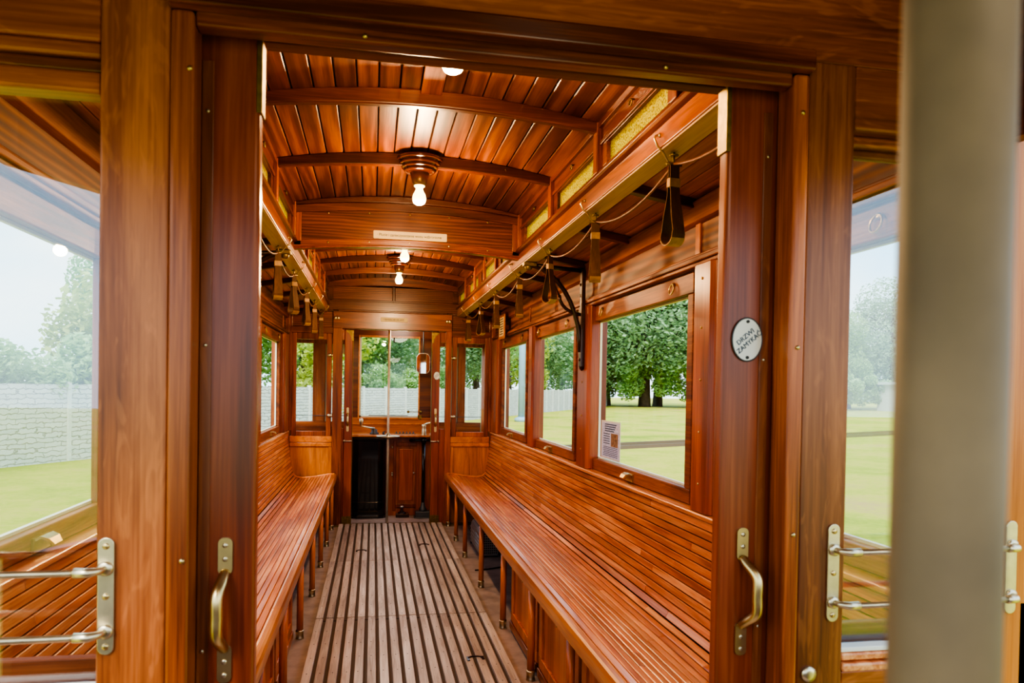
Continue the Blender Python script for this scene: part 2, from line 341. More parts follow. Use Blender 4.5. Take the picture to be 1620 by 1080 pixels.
# slatted floor grating in sections
seams = [(1.40, 2.72), (2.735, 4.12), (4.135, 5.45), (5.46, 6.93)]
glab = ['grey slatted wooden floor grating section nearest the sliding doors, partly out of view',
        'worn slatted floor grating section between the cupboards, with a broken lifting ring on one side',
        'slatted floor grating section halfway along the aisle, without lifting rings',
        'slatted floor grating section at the far doorway with two black lifting rings']
for gi, (y0, y1) in enumerate(seams):
    t = thing('floor_grating', glab[gi], 'floor grating', (0, (y0+y1)/2, 0), 'slatted floor gratings down the aisle')
    mb = MB()
    for k in range(17):
        x = -.467 + .0275*0 + k*(.934-.036)/16
        mb.box(x-.0015, x+.0375, y0, y1, .012, .030, R.random())
    build('slat_deck', mb, 'slat', t, bevel=.003)
    mb = MB()
    mb.box(-.465, .465, y0, y1, .0005, .012); build('gap_shade_sheet', mb, 'gapbrown', t)  # added sheet, coloured for the shade between the slats
    mb = MB()
    for k in range(17):
        x = -.467+.018 + k*(.934-.036)/16
        yy = y0+.03
        while yy < y1:
            mb.lathe([(.0032, 0), (.0032, .0008), (.001, .0012)], (x+R.uniform(-.004, .004), yy, .0297), 6); yy += .19
    build('nail_head', mb, 'iron2', t, kind='stuff')
    rings = {1: [(.31, 3.42)], 3: [(-.25, 5.78), (.24, 5.95)]}.get(gi, [])
    for (rx, ry) in rings:
        mb = MB(); mb.tube([(rx+.032*math.cos(a), ry+.02*math.sin(a), .033) for a in [PI*k/8 for k in range(9)]], .004, 6)
        mb.box(rx-.04, rx-.028, ry-.03, ry+.02, .028, .034); mb.box(rx+.03, rx+.042, ry-.02, ry+.02, .028, .034)
        build('lifting_ring', mb, 'iron', t)

# ------------------------------------------------------------------ side walls
def side_wall(s, nm):
    w = struct(nm)
    mb = MB(); mb.box(s*.985, s*1.03, YF+.02, YB+1.0, -.3, ZS-.002, .3); build('lower_panel', mb, 'darkY', w)
    mb = MB(); mb.box(s*1.03, s*1.045, YF, YB+1.0, -.75, ZS+.03, .3); build('outer_skin', mb, 'ext', w)
    mb = MB(); mb.prismY([(s*.925, ZS-.018), (s*.925, ZS-.004), (s*.93, ZS), (s*1.05, ZS+.004), (s*1.05, ZS-.018)], YI, YB, .8); build('window_sill', mb, 'sill', w, bevel=.003)
    # letterboard above the windows
    mb = MB(); mb.box(s*.962, s*1.04, YI, YB, 1.755, 1.98, .5); build('letterboard', mb, 'panelY', w)
    mb = MB(); mb.box(s*.938, s*.965, YI, YB, 1.742, 1.757, .3); mb.box(s*.930, s*.965, YI, YB, 1.757, 1.776, .5); mb.box(s*.947, s*.965, YI, YB, 1.776, 1.79, .3)
    build('cornice_rail', mb, 'frameY', w, bevel=.004)
    mb = MB(); mb.prismY([(s*.965, 1.895), (s*.94, 1.905), (s*.915, 1.965), (s*.965, 1.985)], YI, YB, .5); build('cove_strip', mb, 'cove', w, bevel=.003)
    for yp in POSTS[1:] + [6.74, 1.37]:
        mb = MB(); mb.box(s*.955, s*.966, yp-.02, yp+.02, 1.79, 1.90); build('panel_batten', mb, 'woodZ', w, bevel=.002)
    # posts between windows
    for k, (ya, yb_) in enumerate(((5.21, 5.55), (3.755, 4.18), (2.40 if s > 0 else 2.56, 2.59), (6.59, 7.0), (1.35, 1.40))):
        mb = MB()
        mid = {0: 5.22, 1: 3.86, 2: 2.39 if s > 0 else 2.45, 3: 6.84, 4: 1.375}[k]; hw = {0: .075, 1: .11, 2: .08, 3: .16, 4: .022}[k]
        if k == 3: mid = 6.84
        mb.box(s*.995, s*1.035, ya, yb_, ZS, 1.76, .4)
        mb.prismZ([(s*.995, mid-hw), (s*.945, mid-hw), (s*.930, mid-hw+.02), (s*.930, mid+hw-.02), (s*.945, mid+hw), (s*.995, mid+hw)], ZS+.002, 1.745, .6)
        p = build('window_post', mb, 'redZ' if k < 3 else 'woodZ', w, bevel=.004)
        if k < 3:
            mb = MB()
            for z in (.98, 1.15, 1.33, 1.52, 1.69): mb.lathe([(.005, 0), (.005, .002), (.002, .004)], (0, 0, 0), 8, 'X')
            for z in (.98, 1.16, 1.34, 1.52, 1.69):
                mb2 = MB(); mb2.lathe([(.0045, 0), (.0045, -s*.002), (.002, -s*.0035)], (s*.930, mid, z), 8, 'X'); build('screw_head', mb2, 'brass', p)
    return w
wl = side_wall(-1, 'wall_left'); wr = side_wall(1, 'wall_right')

def side_window(s, idx, y0, y1, num):
    w = struct('window_%d' % num, (s*XG, (y0+y1)/2, ZW0))
    e = .05
    mb = MB()
    zt = ZW1
    mb.box(s*.966, s*1.0, y0-e, y1+e, ZS+.004, ZW0, .5); mb.box(s*.966, s*1.0, y0-e, y1+e, zt, 1.745, .5)
    mb.box(s*.966, s*1.0, y0-e, y0, ZW0, zt, .3); mb.box(s*.966, s*1.0, y1, y1+e, ZW0, zt, .3)
    build('frame', mb, 'frameY', w, bevel=.004)
    mb = MB()
    for (a, b_, c_, d_) in ((y0, y1, ZW0, ZW0+.008), (y0, y1, zt-.008, zt), (y0, y0+.01, ZW0, zt), (y1-.01, y1, ZW0, zt)):
        mb.box(s*.992, s*1.004, a, b_, c_, d_)
    build('outer_bead', mb, 'ext', w)
    mb = MB(); mb.box(s*(XG-.001), s*(XG+.001), y0, y1, ZW0, zt); build('pane', mb, 'glass', w)
    for yy in (y0+.13, y1-.13):
        mb = MB(); mb.lathe([(.008, 0), (.008, -s*.006), (.003, -s*.008)], (s*.966, yy, 1.712), 10, 'X')
        mb.tube([(s*.955+s*.004*math.cos(a), yy+.021*math.sin(a), 1.695+.021*math.cos(a)) for a in [2*PI*k/14 for k in range(15)]], .003, 6, cap=False)
        build('ring_pull', mb, 'brass', w)
    yc = (y0+y1)/2
    mb = MB(); mb.box(s*.960, s*.967, yc-.045, yc+.045, ZS+.010, ZS+.045); mb.ribbon([(s*.962, yc, ZS+.040), (s*.950, yc, ZS+.046), (s*.935, yc, ZS+.040), (s*.925, yc, ZS+.026)], [.075, .07, .06, .045], .006, (0, 1, 0))
    build('sash_lift', mb, 'brass', w)
    return w
num = 1
for s in (1, -1):
    for i, (y0, y1) in enumerate(WIN if s > 0 else WINL):
        side_window(s, i, y0, y1, num); num += 1

# ------------------------------------------------------------------ benches
def bench_profile():
    seat = [(.507, .476), (.53, .486), (.56, .487), (.62, .477), (.68, .466), (.74, .457), (.80, .454), (.845, .460), (.872, .477)]
    back = [(.872, .477), (.886, .505), (.896, .55), (.905, .60), (.916, .68), (.926, .76), (.938, .858)]
    return seat, back
def resample(pts, n):
    d = [0]
    for a, b_ in zip(pts, pts[1:]): d.append(d[-1]+math.dist(a, b_))
    res = []
    for k in range(n+1):
        t = d[-1]*k/n; i = 0
        while i < len(d)-2 and d[i+1] < t: i += 1
        u = (t-d[i])/(d[i+1]-d[i]); res.append((pts[i][0]+u*(pts[i+1][0]-pts[i][0]), pts[i][1]+u*(pts[i+1][1]-pts[i][1])))
    return res
def slats(pts, n, s, y0, y1, th=.016, gap=.0036, light=()):
    mb = MB(); rs = resample(pts, n)
    for k in range(n):
        a, b_ = Vector(rs[k]), Vector(rs[k+1]); d = (b_-a).normalized(); nn = Vector((-d.y, d.x))
        a2 = a + d*gap/2; b2 = b_ - d*gap/2
        poly = [a2, b2, b2-nn*th, a2-nn*th]
        cuts = [y0]; y = y0 + R.uniform(.4, 1.8)
        while y < y1-.3: cuts.append(y); y += R.uniform(1.3, 2.6)
        cuts.append(y1)
        for c0, c1 in zip(cuts, cuts[1:]):
            t = R.random()
            if k in light: t = .8+.2*R.random()  # reflected light on the front seat slats, put into their tint
            mb.prismY([(s*p.x, p.y) for p in poly], c0+.0005, c1-.0005, t)
    return mb
LEGY = {1: [6.886, 6.224, 5.611, 4.75, 3.926, 3.206, 2.55, 1.9], -1: [6.80, 6.11, 5.41, 4.67, 3.90, 3.17, 2.5, 1.85]}
for s in (1, -1):
    t = thing('slatted_bench', 'long varnished slatted wooden bench along the %s windows, %s' % (('right', 'metal heater beneath') if s > 0 else ('left', 'no heater beneath')), 'bench', (s*.7, 4.2, 0), 'long benches facing each other')
    seat, back = bench_profile()
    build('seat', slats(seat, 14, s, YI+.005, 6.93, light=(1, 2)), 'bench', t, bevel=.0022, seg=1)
    build('backrest', slats(back, 13, s, YI+.005, 6.995), 'bench', t, bevel=.0022, seg=1)
    mb = MB(); mb.prismY([(s*.497, .425), (s*.494, .45), (s*.495, .470), (s*.500, .482), (s*.508, .487), (s*.522, .487), (s*.522, .425)], YI+.005, 6.95, .5); build('front_rail', mb, 'rail', t, bevel=.002)
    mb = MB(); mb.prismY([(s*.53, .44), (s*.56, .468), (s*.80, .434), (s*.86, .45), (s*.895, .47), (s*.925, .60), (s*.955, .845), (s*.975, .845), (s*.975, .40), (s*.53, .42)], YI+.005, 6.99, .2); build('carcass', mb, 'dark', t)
    mb = MB(); mb.prismY([(s*.497, .475), (s*.52, .494), (s*.56, .494), (s*.68, .472), (s*.80, .461), (s*.85, .47), (s*.882, .50), (s*.872, .46), (s*.80, .445), (s*.52, .46)], 6.93, 6.96, .95); build('end_bead', mb, 'rail', t, bevel=.003)
    for y in LEGY[s]:
        mb = MB(); mb.tube([(s*.53, y, .0), (s*.53, y, .44)], .0165, 14, .5); l = build('leg', mb, 'legw', t)
        mb = MB(); mb.lathe([(.021, 0), (.021, .006), (.019, .01), (.019, .036), (.021, .038), (.021, .043), (.017, .045)], (s*.53, y, 0), 14); build('foot_cap', mb, 'palebrass', l)

# cupboards below the benches
def cupboard(s, y0, y1, lab):
    t = thing('bench_cupboard', lab, 'cupboard', (s*.74, (y0+y1)/2, 0), 'cupboards under the benches')
    mb = MB(); X0 = .575
    mb.box(s*X0, s*.90, y0, y0+.02, .02, .418); mb.box(s*X0, s*.90, y1-.02, y1, .02, .418); mb.box(s*(X0+.01), s*.90, y0, y1, .02, .05)
    build('carcass', mb, 'woodZ', t)
    mb = MB(); f = .05
    mb.box(s*(X0-.012), s*X0+s*.01, y0, y1, .06, .06+f, .4); mb.box(s*(X0-.012), s*X0+s*.01, y0, y1, .418-f, .418, .5)
    mb.box(s*(X0-.012), s*X0+s*.01, y0, y0+f, .06+f, .418-f, .6); mb.box(s*(X0-.012), s*X0+s*.01, y1-f, y1, .06+f, .418-f, .3)
    mb.box(s*X0-s*.002, s*X0+s*.01, y0+f, y1-f, .06+f, .418-f, .5)
    d = build('door', mb, 'cupZ', t, bevel=.003)
    mb = MB(); mb.box(s*(X0-.018), s*(X0-.006), y0, y1, .018, .058, .5); build('plinth', mb, 'woodY', t, bevel=.003)
    yc = y0+.27
    mb = MB(); mb.lathe([(.011, 0), (.011, -s*.003), (.005, -s*.004)], (s*(X0-.012), yc, .372), 12, 'X'); mb.box(s*(X0-.03), s*(X0-.014), yc-.003, yc+.003, .357, .382)
    build('key_latch', mb, 'palebrass', d)
cupboard(1, 3.24, 3.87, 'small cupboard under the right bench, farthest from the sliding doors, with a brass key latch')
cupboard(1, 2.56, 3.20, 'larger-looking cupboard under the right bench with key latch, between two round legs')
cupboard(1, 1.88, 2.52, 'cupboard under the right bench nearest the sliding door, mostly hidden by the bench rail')
cupboard(-1, 3.20, 3.85, 'cupboard under the left bench, farthest from the sliding doors')
cupboard(-1, 2.54, 3.16, 'cupboard under the left bench nearest the sliding doors, mostly hidden')

# heater under right bench
t = thing('heater', 'ribbed grey metal heater with a perforated end on the floor under the right bench', 'heater', (.715, 5.86, 0))
mb = MB(); pr = [(.645, .012), (.645, .15), (.655, .185), (.68, .205), (.75, .205), (.775, .185), (.785, .15), (.785, .012)]
mb.prismY(pr, 5.58, 6.15, .5); build('casing', mb, 'steel', t, bevel=.003)
mb = MB()
for k in range(5):
    z = .15 + .0*k
for (x, z) in ((.644, .05), (.644, .08), (.644, .11), (.644, .14), (.652, .172), (.667, .192), (.69, .204), (.715, .205), (.74, .204)):
    mb.tube([(x, 5.59, z), (x, 6.14, z)], .0055, 6)
build('louvre_rib', mb, 'steel', t)
mb = MB()
for a in range(8):
    for b_ in range(9):
        mb.lathe([(.0055, 0), (.0055, -.0012)], (.662+a*.0152, 5.580, .035+b_*.018), 6, 'Y')
build('perforation', mb, 'dark', t)
for fx, fy in ((.64, 5.6), (.77, 5.6), (.64, 6.1), (.77, 6.1)):
    mb = MB(); mb.box(fx, fx+.02, fy, fy+.04, 0, .014); build('foot', mb, 'iron2', t)
mb = MB(); mb.tube([(.64, 5.2, .006), (.75, 5.25, .006), (.80, 5.4, .006), (.78, 5.6, .02)], .005, 6); mb.tube([(.55, 5.18, .006), (.64, 5.2, .006)], .005, 6)
build('cable', mb, 'iron', t)
mb = MB(); mb.box(.70, .92, 6.30, 6.86, .0, .36); t = thing('equipment_box', 'black metal equipment box under the far end of the right bench', 'box', (.81, 6.58, 0)); build('casing', mb, 'black', t, bevel=.006)
mb = MB(); mb.box(.695, .70, 6.36, 6.80, .05, .31); build('door', mb, 'black', t, bevel=.002)

# ------------------------------------------------------------------ ceiling
CE, CC, HW = 2.238, 2.298, .595
def plankceil(name, y0, y1):
    mb = MB(); n = 17; w = 2*HW/n
    for k in range(n):
        xa, xb = -HW+k*w+.002, -HW+(k+1)*w-.002
        za, zb = arcz(xa, CE, CC, HW), arcz(xb, CE, CC, HW)
        mb.prismY([(xa, za+.003), (xa+.003, za), (xb-.003, zb), (xb, zb+.003), (xb, zb+.018), (xa, za+.018)], y0, y1)
    return build(name, mb, 'ceil', kind='structure')
c1 = plankceil('ceiling', YI, 3.98)
c2 = plankceil('ceiling', 4.02, YB)
mb = MB(); xs = [-.66+1.32*k/16 for k in range(17)]
mb.strip([(x, arcz(x, CE+.015, CC+.018, HW)) for x in xs], [(x, arcz(x, CE+.04, CC+.05, HW)) for x in xs], YI-.1, YB+.1, .5)
build('roof_boarding', mb, 'dark', c1)

def rib(y, w=.034, par=c1):
    xs = [-HW+2*HW*k/20 for k in range(21)]
    mb = MB(); mb.strip([(x, arcz(x, 2.203, 2.243, HW)) for x in xs], [(x, arcz(x, CE+.002, CC+.002, HW)) for x in xs], y-w/2, y+w/2)
    build('rib', mb, 'darkX', par, bevel=.006, seg=3)
RIB1 = [1.84, 2.535, 3.23]; RIB2 = [4.72, 5.23, 5.74, 6.33]
for y in RIB1: rib(y)
for y in RIB2: rib(y, par=c2)
# centre batten strip
mb = MB(); mb.box(-.036, .034, YI, 1.825, 2.282, 2.291); mb.box(-.036, .034, 1.86, 2.515, 2.282, 2.291); build('centre_batten', mb, 'cove', c1, bevel=.002)

# bulkhead across the clerestory
xs = [-HW+2*HW*k/20 for k in range(21)]
b0 = struct('trim_1', (0, 4.0, 2.0))
def bz(x): return arcz(x, 2.008, 2.040, HW)
mb = MB(); mb.strip([(x, bz(x)) for x in xs], [(x, arcz(x, CE, CC, HW)) for x in xs], 3.985, 4.015, .4); build('board', mb, 'panelX', b0)
mb = MB(); mb.strip([(x, bz(x)) for x in xs], [(x, bz(x)+.035) for x in xs], 3.972, 3.986, .5); build('lower_bead', mb, 'woodX', b0, bevel=.004)
mb = MB(); mb.strip([(x, arcz(x, 2.185, 2.222, HW)) for x in xs], [(x, arcz(x, 2.225, 2.266, HW)) for x in xs], 3.968, 3.986, .6); mb.strip([(x, arcz(x, 2.225, 2.262, HW)) for x in xs], [(x, arcz(x, CE, CC, HW)) for x in xs], 3.950, 3.986, .3); build('upper_bead', mb, 'darkX', b0, bevel=.005)
mb = MB()
for s in (-1, 1): mb.box(s*.555, s*.595, 3.972, 3.986, 2.02, 2.20)
build('side_bead', mb, 'woodZ', b0, bevel=.003)
for x in (-.42, -.21, 0, .21, .42):
    mb = MB(); mb.lathe([(.0055, 0), (.0055, -.002), (.002, -.004)], (x, 3.985, arcz(x, 2.18, 2.212, HW)), 8, 'Y'); build('screw_head', mb, 'brass', b0); mb = MB(); mb.lathe([(.005, 0), (.005, -.002), (.002, -.003)], (x, 3.972, bz(x)+.018), 8, 'Y'); build('screw_head', mb, 'brass', b0)
mb = MB(); mb.strip([(x, bz(x)-.008) for x in xs], [(x, bz(x)) for x in xs], 3.974, 4.02, .4); build('lower_lip', mb, 'redZ', b0)

# clerestory sides and beams
def clerestory(s, n0):
    w = struct('trim_%d' % n0, (s*.62, 4.0, 2.0))
    mb = MB(); mb.box(s*.592, s*.672, YI, YB, 1.972, 2.055, .5); build('beam', mb, 'woodY', w, bevel=.003)
    mb = MB(); mb.box(s*.597, s*.668, YI, YB, 1.967, 1.973, .5); build('beam_underside', mb, 'tan', w)
    mb = MB(); mb.prismY([(s*.592, 2.03), (s*.578, 2.036), (s*.572, 2.044), (s*.578, 2.052), (s*.586, 2.056), (s*.586, 2.064), (s*.62, 2.066), (s*.62, 2.03)], YI, YB, .4); build('rail_moulding', mb, 'darkY', w, bevel=.002)
    panes = [(1.37, 1.765), (1.92, 2.455), (2.61, 3.15), (3.31, 3.86), (4.12, 4.60), (4.86, 5.46), (5.62, 6.16), (6.42, 6.88)]
    mb = MB(); mb.box(s*.60, s*.63, YI, YB, 2.064, 2.082, .4); mb.box(s*.598, s*.63, YI, YB, 2.155, 2.245, .3); mb.box(s*.590, s*.60, YI, YB, 2.158, 2.172, .6); mb.box(s*.585, s*.60, YI, YB, 2.218, 2.243, .6)
    ed = [YI] + [v for p in panes for v in p] + [YB]
    for a, b_ in zip(ed[::2], ed[1::2]): mb.box(s*.598, s*.63, a, b_, 2.08, 2.157)
    build('clerestory_frame', mb, 'darkY', w, bevel=.002)
    mb = MB()
    for y in RIB1 + [3.96] + RIB2: mb.box(s*.580, s*.600, y-.022, y+.022, 2.06, 2.24, .5)
    build('pilaster', mb, 'woodZ', w, bevel=.004)
    for (a, b_) in panes:
        mb = MB(); mb.box(s*.612, s*.616, a, b_, 2.08, 2.157); p = build('amber_pane', mb, 'amber', w)
        yc = (a+b_)/2; mb = MB(); mb.tube([(s*.583+s*.004, yc+.014*math.sin(q), 2.186+.009*math.cos(q)) for q in [2*PI*k/12 for k in range(13)]], .0025, 6, cap=False); mb.tube([(s*.60, yc, 2.196), (s*.585, yc, 2.196)], .003, 6)
        build('ring_pull', mb, 'oldbrass', w)
    return w
clerestory(-1, 2); clerestory(1, 3)

# lower side ceilings
def side_ceiling(s):
    mb = MB(); x0, x1 = .672, .955; n = 5; w = (x1-x0)/n
    def z(x): return 2.022 - (x-.672)*.17
    for k in range(n):
        a, b_ = x0+k*w+.0015, x0+(k+1)*w-.0015
        mb.prismY([(s*a, z(a)+.002), (s*(a+.003), z(a)), (s*(b_-.003), z(b_)), (s*b_, z(b_)+.002), (s*b_, z(b_)+.015), (s*a, z(a)+.015)], YI, YB)
    c = build('ceiling', mb, 'sideceil', kind='structure')
    mb = MB(); mb.prismY([(s*.64, z(.64)+.016), (s*1.05, z(1.05)+.012), (s*1.06, z(1.05)+.03), (s*.64, z(.64)+.034)], YI-.1, YB+1, .5); build('roof_boarding', mb, 'dark', c)
    for y in (1.80, 2.47, 3.14, 3.82, 4.50, 5.15, 5.80, 6.45):
        mb = MB(); mb.prismY([(s*.672, z(.672)), (s*.672, 1.990), (s*.92, 1.945), (s*.93, 1.955), (s*.93, z(.93))], y-.018, y+.018); build('rib', mb, 'darkX', c, bevel=.003)
side_ceiling(1); side_ceiling(-1)

# ------------------------------------------------------------------ lamps
def lamp(y, lab):
    t = thing('ceiling_lamp', lab, 'lamp', (0.005, y, 2.25), 'ceiling lamps along the middle')
    x = .005
    mb = MB(); mb.lathe([(.02, 2.286), (.094, 2.286), (.100, 2.280), (.100, 2.272), (.095, 2.267), (.086, 2.266), (.086, 2.262), (.091, 2.257), (.087, 2.251), (.077, 2.249), (.077, 2.246), (.080, 2.242), (.075, 2.237), (.066, 2.236), (.066, 2.233), (.069, 2.229), (.063, 2.223), (.05, 2.221), (.03, 2.216)], (x, y, 0), 40); build('rose', mb, 'lampwood', t)
    mb = MB(); mb.lathe([(.030, 2.220), (.042, 2.219), (.031, 2.178), (.026, 2.168), (.014, 2.166)], (x, y, 0), 32); build('lamp_holder', mb, 'socket', t)
    mb = MB(); mb.lathe([(.010, 2.168), (.0225, 2.167), (.0235, 2.163), (.016, 2.158), (.0155, 2.150), (.020, 2.140), (.0265, 2.128), (.0300, 2.113), (.0285, 2.100), (.0225, 2.090), (.012, 2.084), (.001, 2.0825)], (x, y, 0), 28)
    b_ = build('bulb', mb, 'bulb', t)
    mb = MB(); mb.lathe([(.001, 2.102), (.0305, 2.108), (.031, 2.113), (.0305, 2.118), (.001, 2.122)], (x, y-.0, 0), 12)
    ld = bpy.data.lights.new('bulb_light', 'POINT'); ld.energy = 11; ld.color = (1, .66, .34); ld.shadow_soft_size = .035
    lo = bpy.data.objects.new('bulb_light', ld); COL.objects.link(lo); lo.location = (x, y-.0, 2.115-.06)
for y, lab in ((1.86, 'lit bulb hanging nearest the sliding doors, cut off by the door header'),
               (3.23, 'lit pear-shaped bulb under a turned wooden rose in front of the lettered bulkhead'),
               (4.72, 'small lit bulb peeping out just beneath the lettered bulkhead'),
               (5.74, 'lit bulb on a wooden rose farthest away, beyond the bulkhead')):
    lamp(y, lab)

# ------------------------------------------------------------------ straps
def strap(s, y, lab, off=0.0, wide=.041):
    t = thing('hanging_strap', lab, 'strap', (s*.635, y, 1.97), 'leather hanging straps on the %s rail' % ('right' if s > 0 else 'left'))
    X = s*.638; zt = 1.955
    th_ = -math.atan2(s*.638+.18, y) + math.radians(off); side = Vector((math.cos(th_), math.sin(th_), 0)); dep = Vector((-side.y, side.x, 0))
    C = Vector((X, y, 0))
    mb = MB()
    mb.tube([(s*.590, y-.012, 2.006), (s*.578, y-.012, 2.004), (s*.574, y-.012, 1.995), (s*.585, y-.010, 1.975), (s*.606, y-.006, 1.958), (X-s*.018, y, 1.938), (X, y, 1.936)], .0032, 7)
    mb.lathe([(.006, 0), (.006, -s*.005), (.002, -s*.007)], (s*.592, y-.012, 2.006), 8, 'X')
    build('hook', mb, 'palebrass', t)
    mb = MB(); mb.tube([(X, y, 1.966), (X, y, 1.936)], .0028, 6); mb.lathe([(.013, 1.956), (.013, 1.959), (.004, 1.962)], (X, y, 0), 10)
    mb.tube([C+side*(-.024)+Vector((0, 0, 1.932)), C+side*.024+Vector((0, 0, 1.932))], .0045, 8)
    build('swivel_pin', mb, 'oldbrass', t)
    mb = MB(); h = wide/2
    # closed leather loop
    L_ = []
    z0, z1, r = 1.93, 1.725, .030
    up = [(0.004, z0), (.005, 1.885), (.010, 1.84), (.020, 1.79), (r, 1.745)]
    arc = [(r*math.cos(q), 1.735-r*.9*math.sin(q)) for q in [PI*k/8 for k in range(9)]]
    prof = up + arc + [(-u, z) for u, z in up[::-1]]
    pts = [C + dep*u + Vector((0, 0, z)) for u, z in prof]
    ws = [wide*.72]*3 + [wide*.9]*2 + [wide*1.0]*9 + [wide*.9]*2 + [wide*.72]*3
    mb.ribbon(pts, ws, .0028, side, .5); build('strap_loop', mb, 'leather', t)
    mb = MB(); mb.ribbon([C + dep*(r*1.06*math.cos(q)) + Vector((0, 0, 1.735-r*.98*math.sin(q))) for q in [PI*k/8 for k in range(1, 8)]], wide*1.04, .0015, side); build('grip_pad', mb, 'strapend', t)
    mb = MB(); q = dep*.0085; w_ = side*(wide*.42)
    for z_a, z_b in ((1.868, 1.893),):
        c0 = [C+q+w_, C+q-w_, C-q-w_, C-q+w_]
        vs = [p+Vector((0, 0, z_a)) for p in c0] + [p+Vector((0, 0, z_b)) for p in c0]
        mb.add(vs, [(0, 1, 5, 4), (1, 2, 6, 5), (2, 3, 7, 6), (3, 0, 4, 7), (0, 3, 2, 1), (4, 5, 6, 7)], .5)
    build('keeper_band', mb, 'strapend', t, bevel=.001)
    return C + Vector((0, 0, 1.935))
ordn = ['nearest the sliding door', 'second from the sliding door', 'third from the sliding door', 'fourth from the sliding door', 'third from the far end', 'second from the far end', 'nearest the far end']
SR = [1.96, 2.70, 3.43, 4.17, 4.98, 5.70, 6.48]; SL = [3.72, 4.45, 5.28, 6.0, 6.75]
pr_ = [strap(1, y, 'brown leather hanging strap on the right ceiling rail, ' + ordn[i], (32, 6, 45, 8, 14, 42, 20)[i]) for i, y in enumerate(SR)]
ordl = ['nearest the camera', 'second along', 'middle one of the five', 'second from the far end', 'nearest the far end']
pl_ = [strap(-1, y, 'brown leather hanging strap on the left ceiling rail, ' + ordl[i], (8, 34, 28, 8, 5)[i]) for i, y in enumerate(SL)]
def cord(s, ys, nm, z=1.934):
    mb = MB(); pts = []
    for a, b_ in zip(ys, ys[1:]):
        for k in range(10):
            u = k/10; pts.append((s*(.638), a+(b_-a)*u, z - .27*(b_-a)*u*(1-u)))
    pts.append((s*.638, ys[-1], z))
    mb.tube(pts, .0042, 7, .5)
    build('bell_cord', mb, 'cord', label=nm, cat='cord', group='bell cords looped between straps')
cord(1, [YI+.01] + SR + [6.96], 'thin brown leather cord sagging from strap to strap along the right rail')
cord(-1, [2.95] + SL + [6.96], 'thin brown leather cord sagging from strap to strap along the left rail')

# ------------------------------------------------------------------ iron brackets at the bulkhead
def bracket(s, lab):
    t = thing('iron_bracket', lab, 'bracket', (s*.92, 3.93, 1.5), 'cast iron brackets on the middle posts'); y = 3.84
    mb = MB(); mb.box(s*.908, s*.930, y-.02, y+.02, 1.42, 1.955); 
    for z in (1.46, 1.52, 1.58, 1.80, 1.86): mb.lathe([(.010, 0), (.010, -s*.006), (.004, -s*.01)], (s*.912, y, z), 8, 'X')
    mb.lathe([(.004, 1.40), (.012, 1.41), (.015, 1.425), (.012, 1.44)], (s*.921, y, 0), 10)
    build('backplate', mb, 'iron', t, bevel=.003)
    mb = MB(); pts = [(.64, 1.955)] + [(.92-.25*math.cos(q)*1.0, 1.53+.40*math.sin(q)) for q in [PI/2*(1-k/8) for k in range(1, 9)]]
    path = [(s*(.60+.31*math.sin(q)), y, 1.50+.455*math.cos(q)) for q in [PI/2*k/10 for k in range(11)]]
    mb.tube(path, .0125, 10)
    mb.tube([(s*.60, y, 1.955), (s*.92, y, 1.935)], .012, 8)
    mb.tube([(s*(.92-.13*math.cos(q)), y, 1.80-.10*math.sin(q)+.0) for q in [PI/2*k/6 for k in range(7)]] , .009, 8)
    mb.tube([(s*.79, y, 1.80), (s*.76, y, 1.86), (s*.77, y, 1.89), (s*.79, y, 1.88)], .005, 8)
    build('brace', mb, 'iron', t)
    mb = MB(); mb.box(s*.59, s*.66, y-.025, y+.025, 1.945, 1.966); mb.lathe([(.012, 1.925), (.018, 1.932), (.022, 1.945)], (s*.62, y, 0), 12); build('end_fitting', mb, 'oldbrass', t, bevel=.003)
bracket(1, 'dark cast iron curved bracket on the right middle window post'); bracket(-1, 'dark cast iron curved bracket on the left middle window post')

# ------------------------------------------------------------------ signs
def rounded(w, h, r, n=6):
    pts = []
    for cx, cz, a0 in ((w/2-r, h/2-r, 0), (-w/2+r, h/2-r, PI/2), (-w/2+r, -h/2+r, PI), (w/2-r, -h/2+r, 1.5*PI)):
        for k in range(n+1): a = a0+PI/2*k/n; pts.append((cx+r*math.cos(a), cz+r*math.sin(a)))
    return pts
RX = Matrix.Rotation(PI/2, 4, 'X')
t = thing('enamel_sign', 'long cream enamel sign with small Polish lettering on the ceiling bulkhead', 'sign', (.005, 3.985, 2.098))
mb = MB(); mb.prismY([(x+.005, z+2.098) for x, z in rounded(.388, .043, .006)], 3.979, 3.985); build('plate', mb, 'cream', t, bevel=.001)
text_mesh('lettering', '· Plucie i zanieczyszczanie wozu wzbronione ·', .0208, 'ink', t, Matrix.Translation((.005, 3.9785, 2.098)) @ RX, spacing=.93)
t = thing('enamel_sign', 'small cream enamel sign above the far doorway', 'sign', (.005, 6.97, 1.915))
mb = MB(); mb.prismY([(x+.005, z+1.915) for x, z in rounded(.245, .040, .006)], 6.952, 6.958); build('plate', mb, 'cream', t, bevel=.001)
text_mesh('lettering', 'Uprasza się nie palić', .0225, 'ink', t, Matrix.Translation((.005, 6.9515, 1.915)) @ RX)

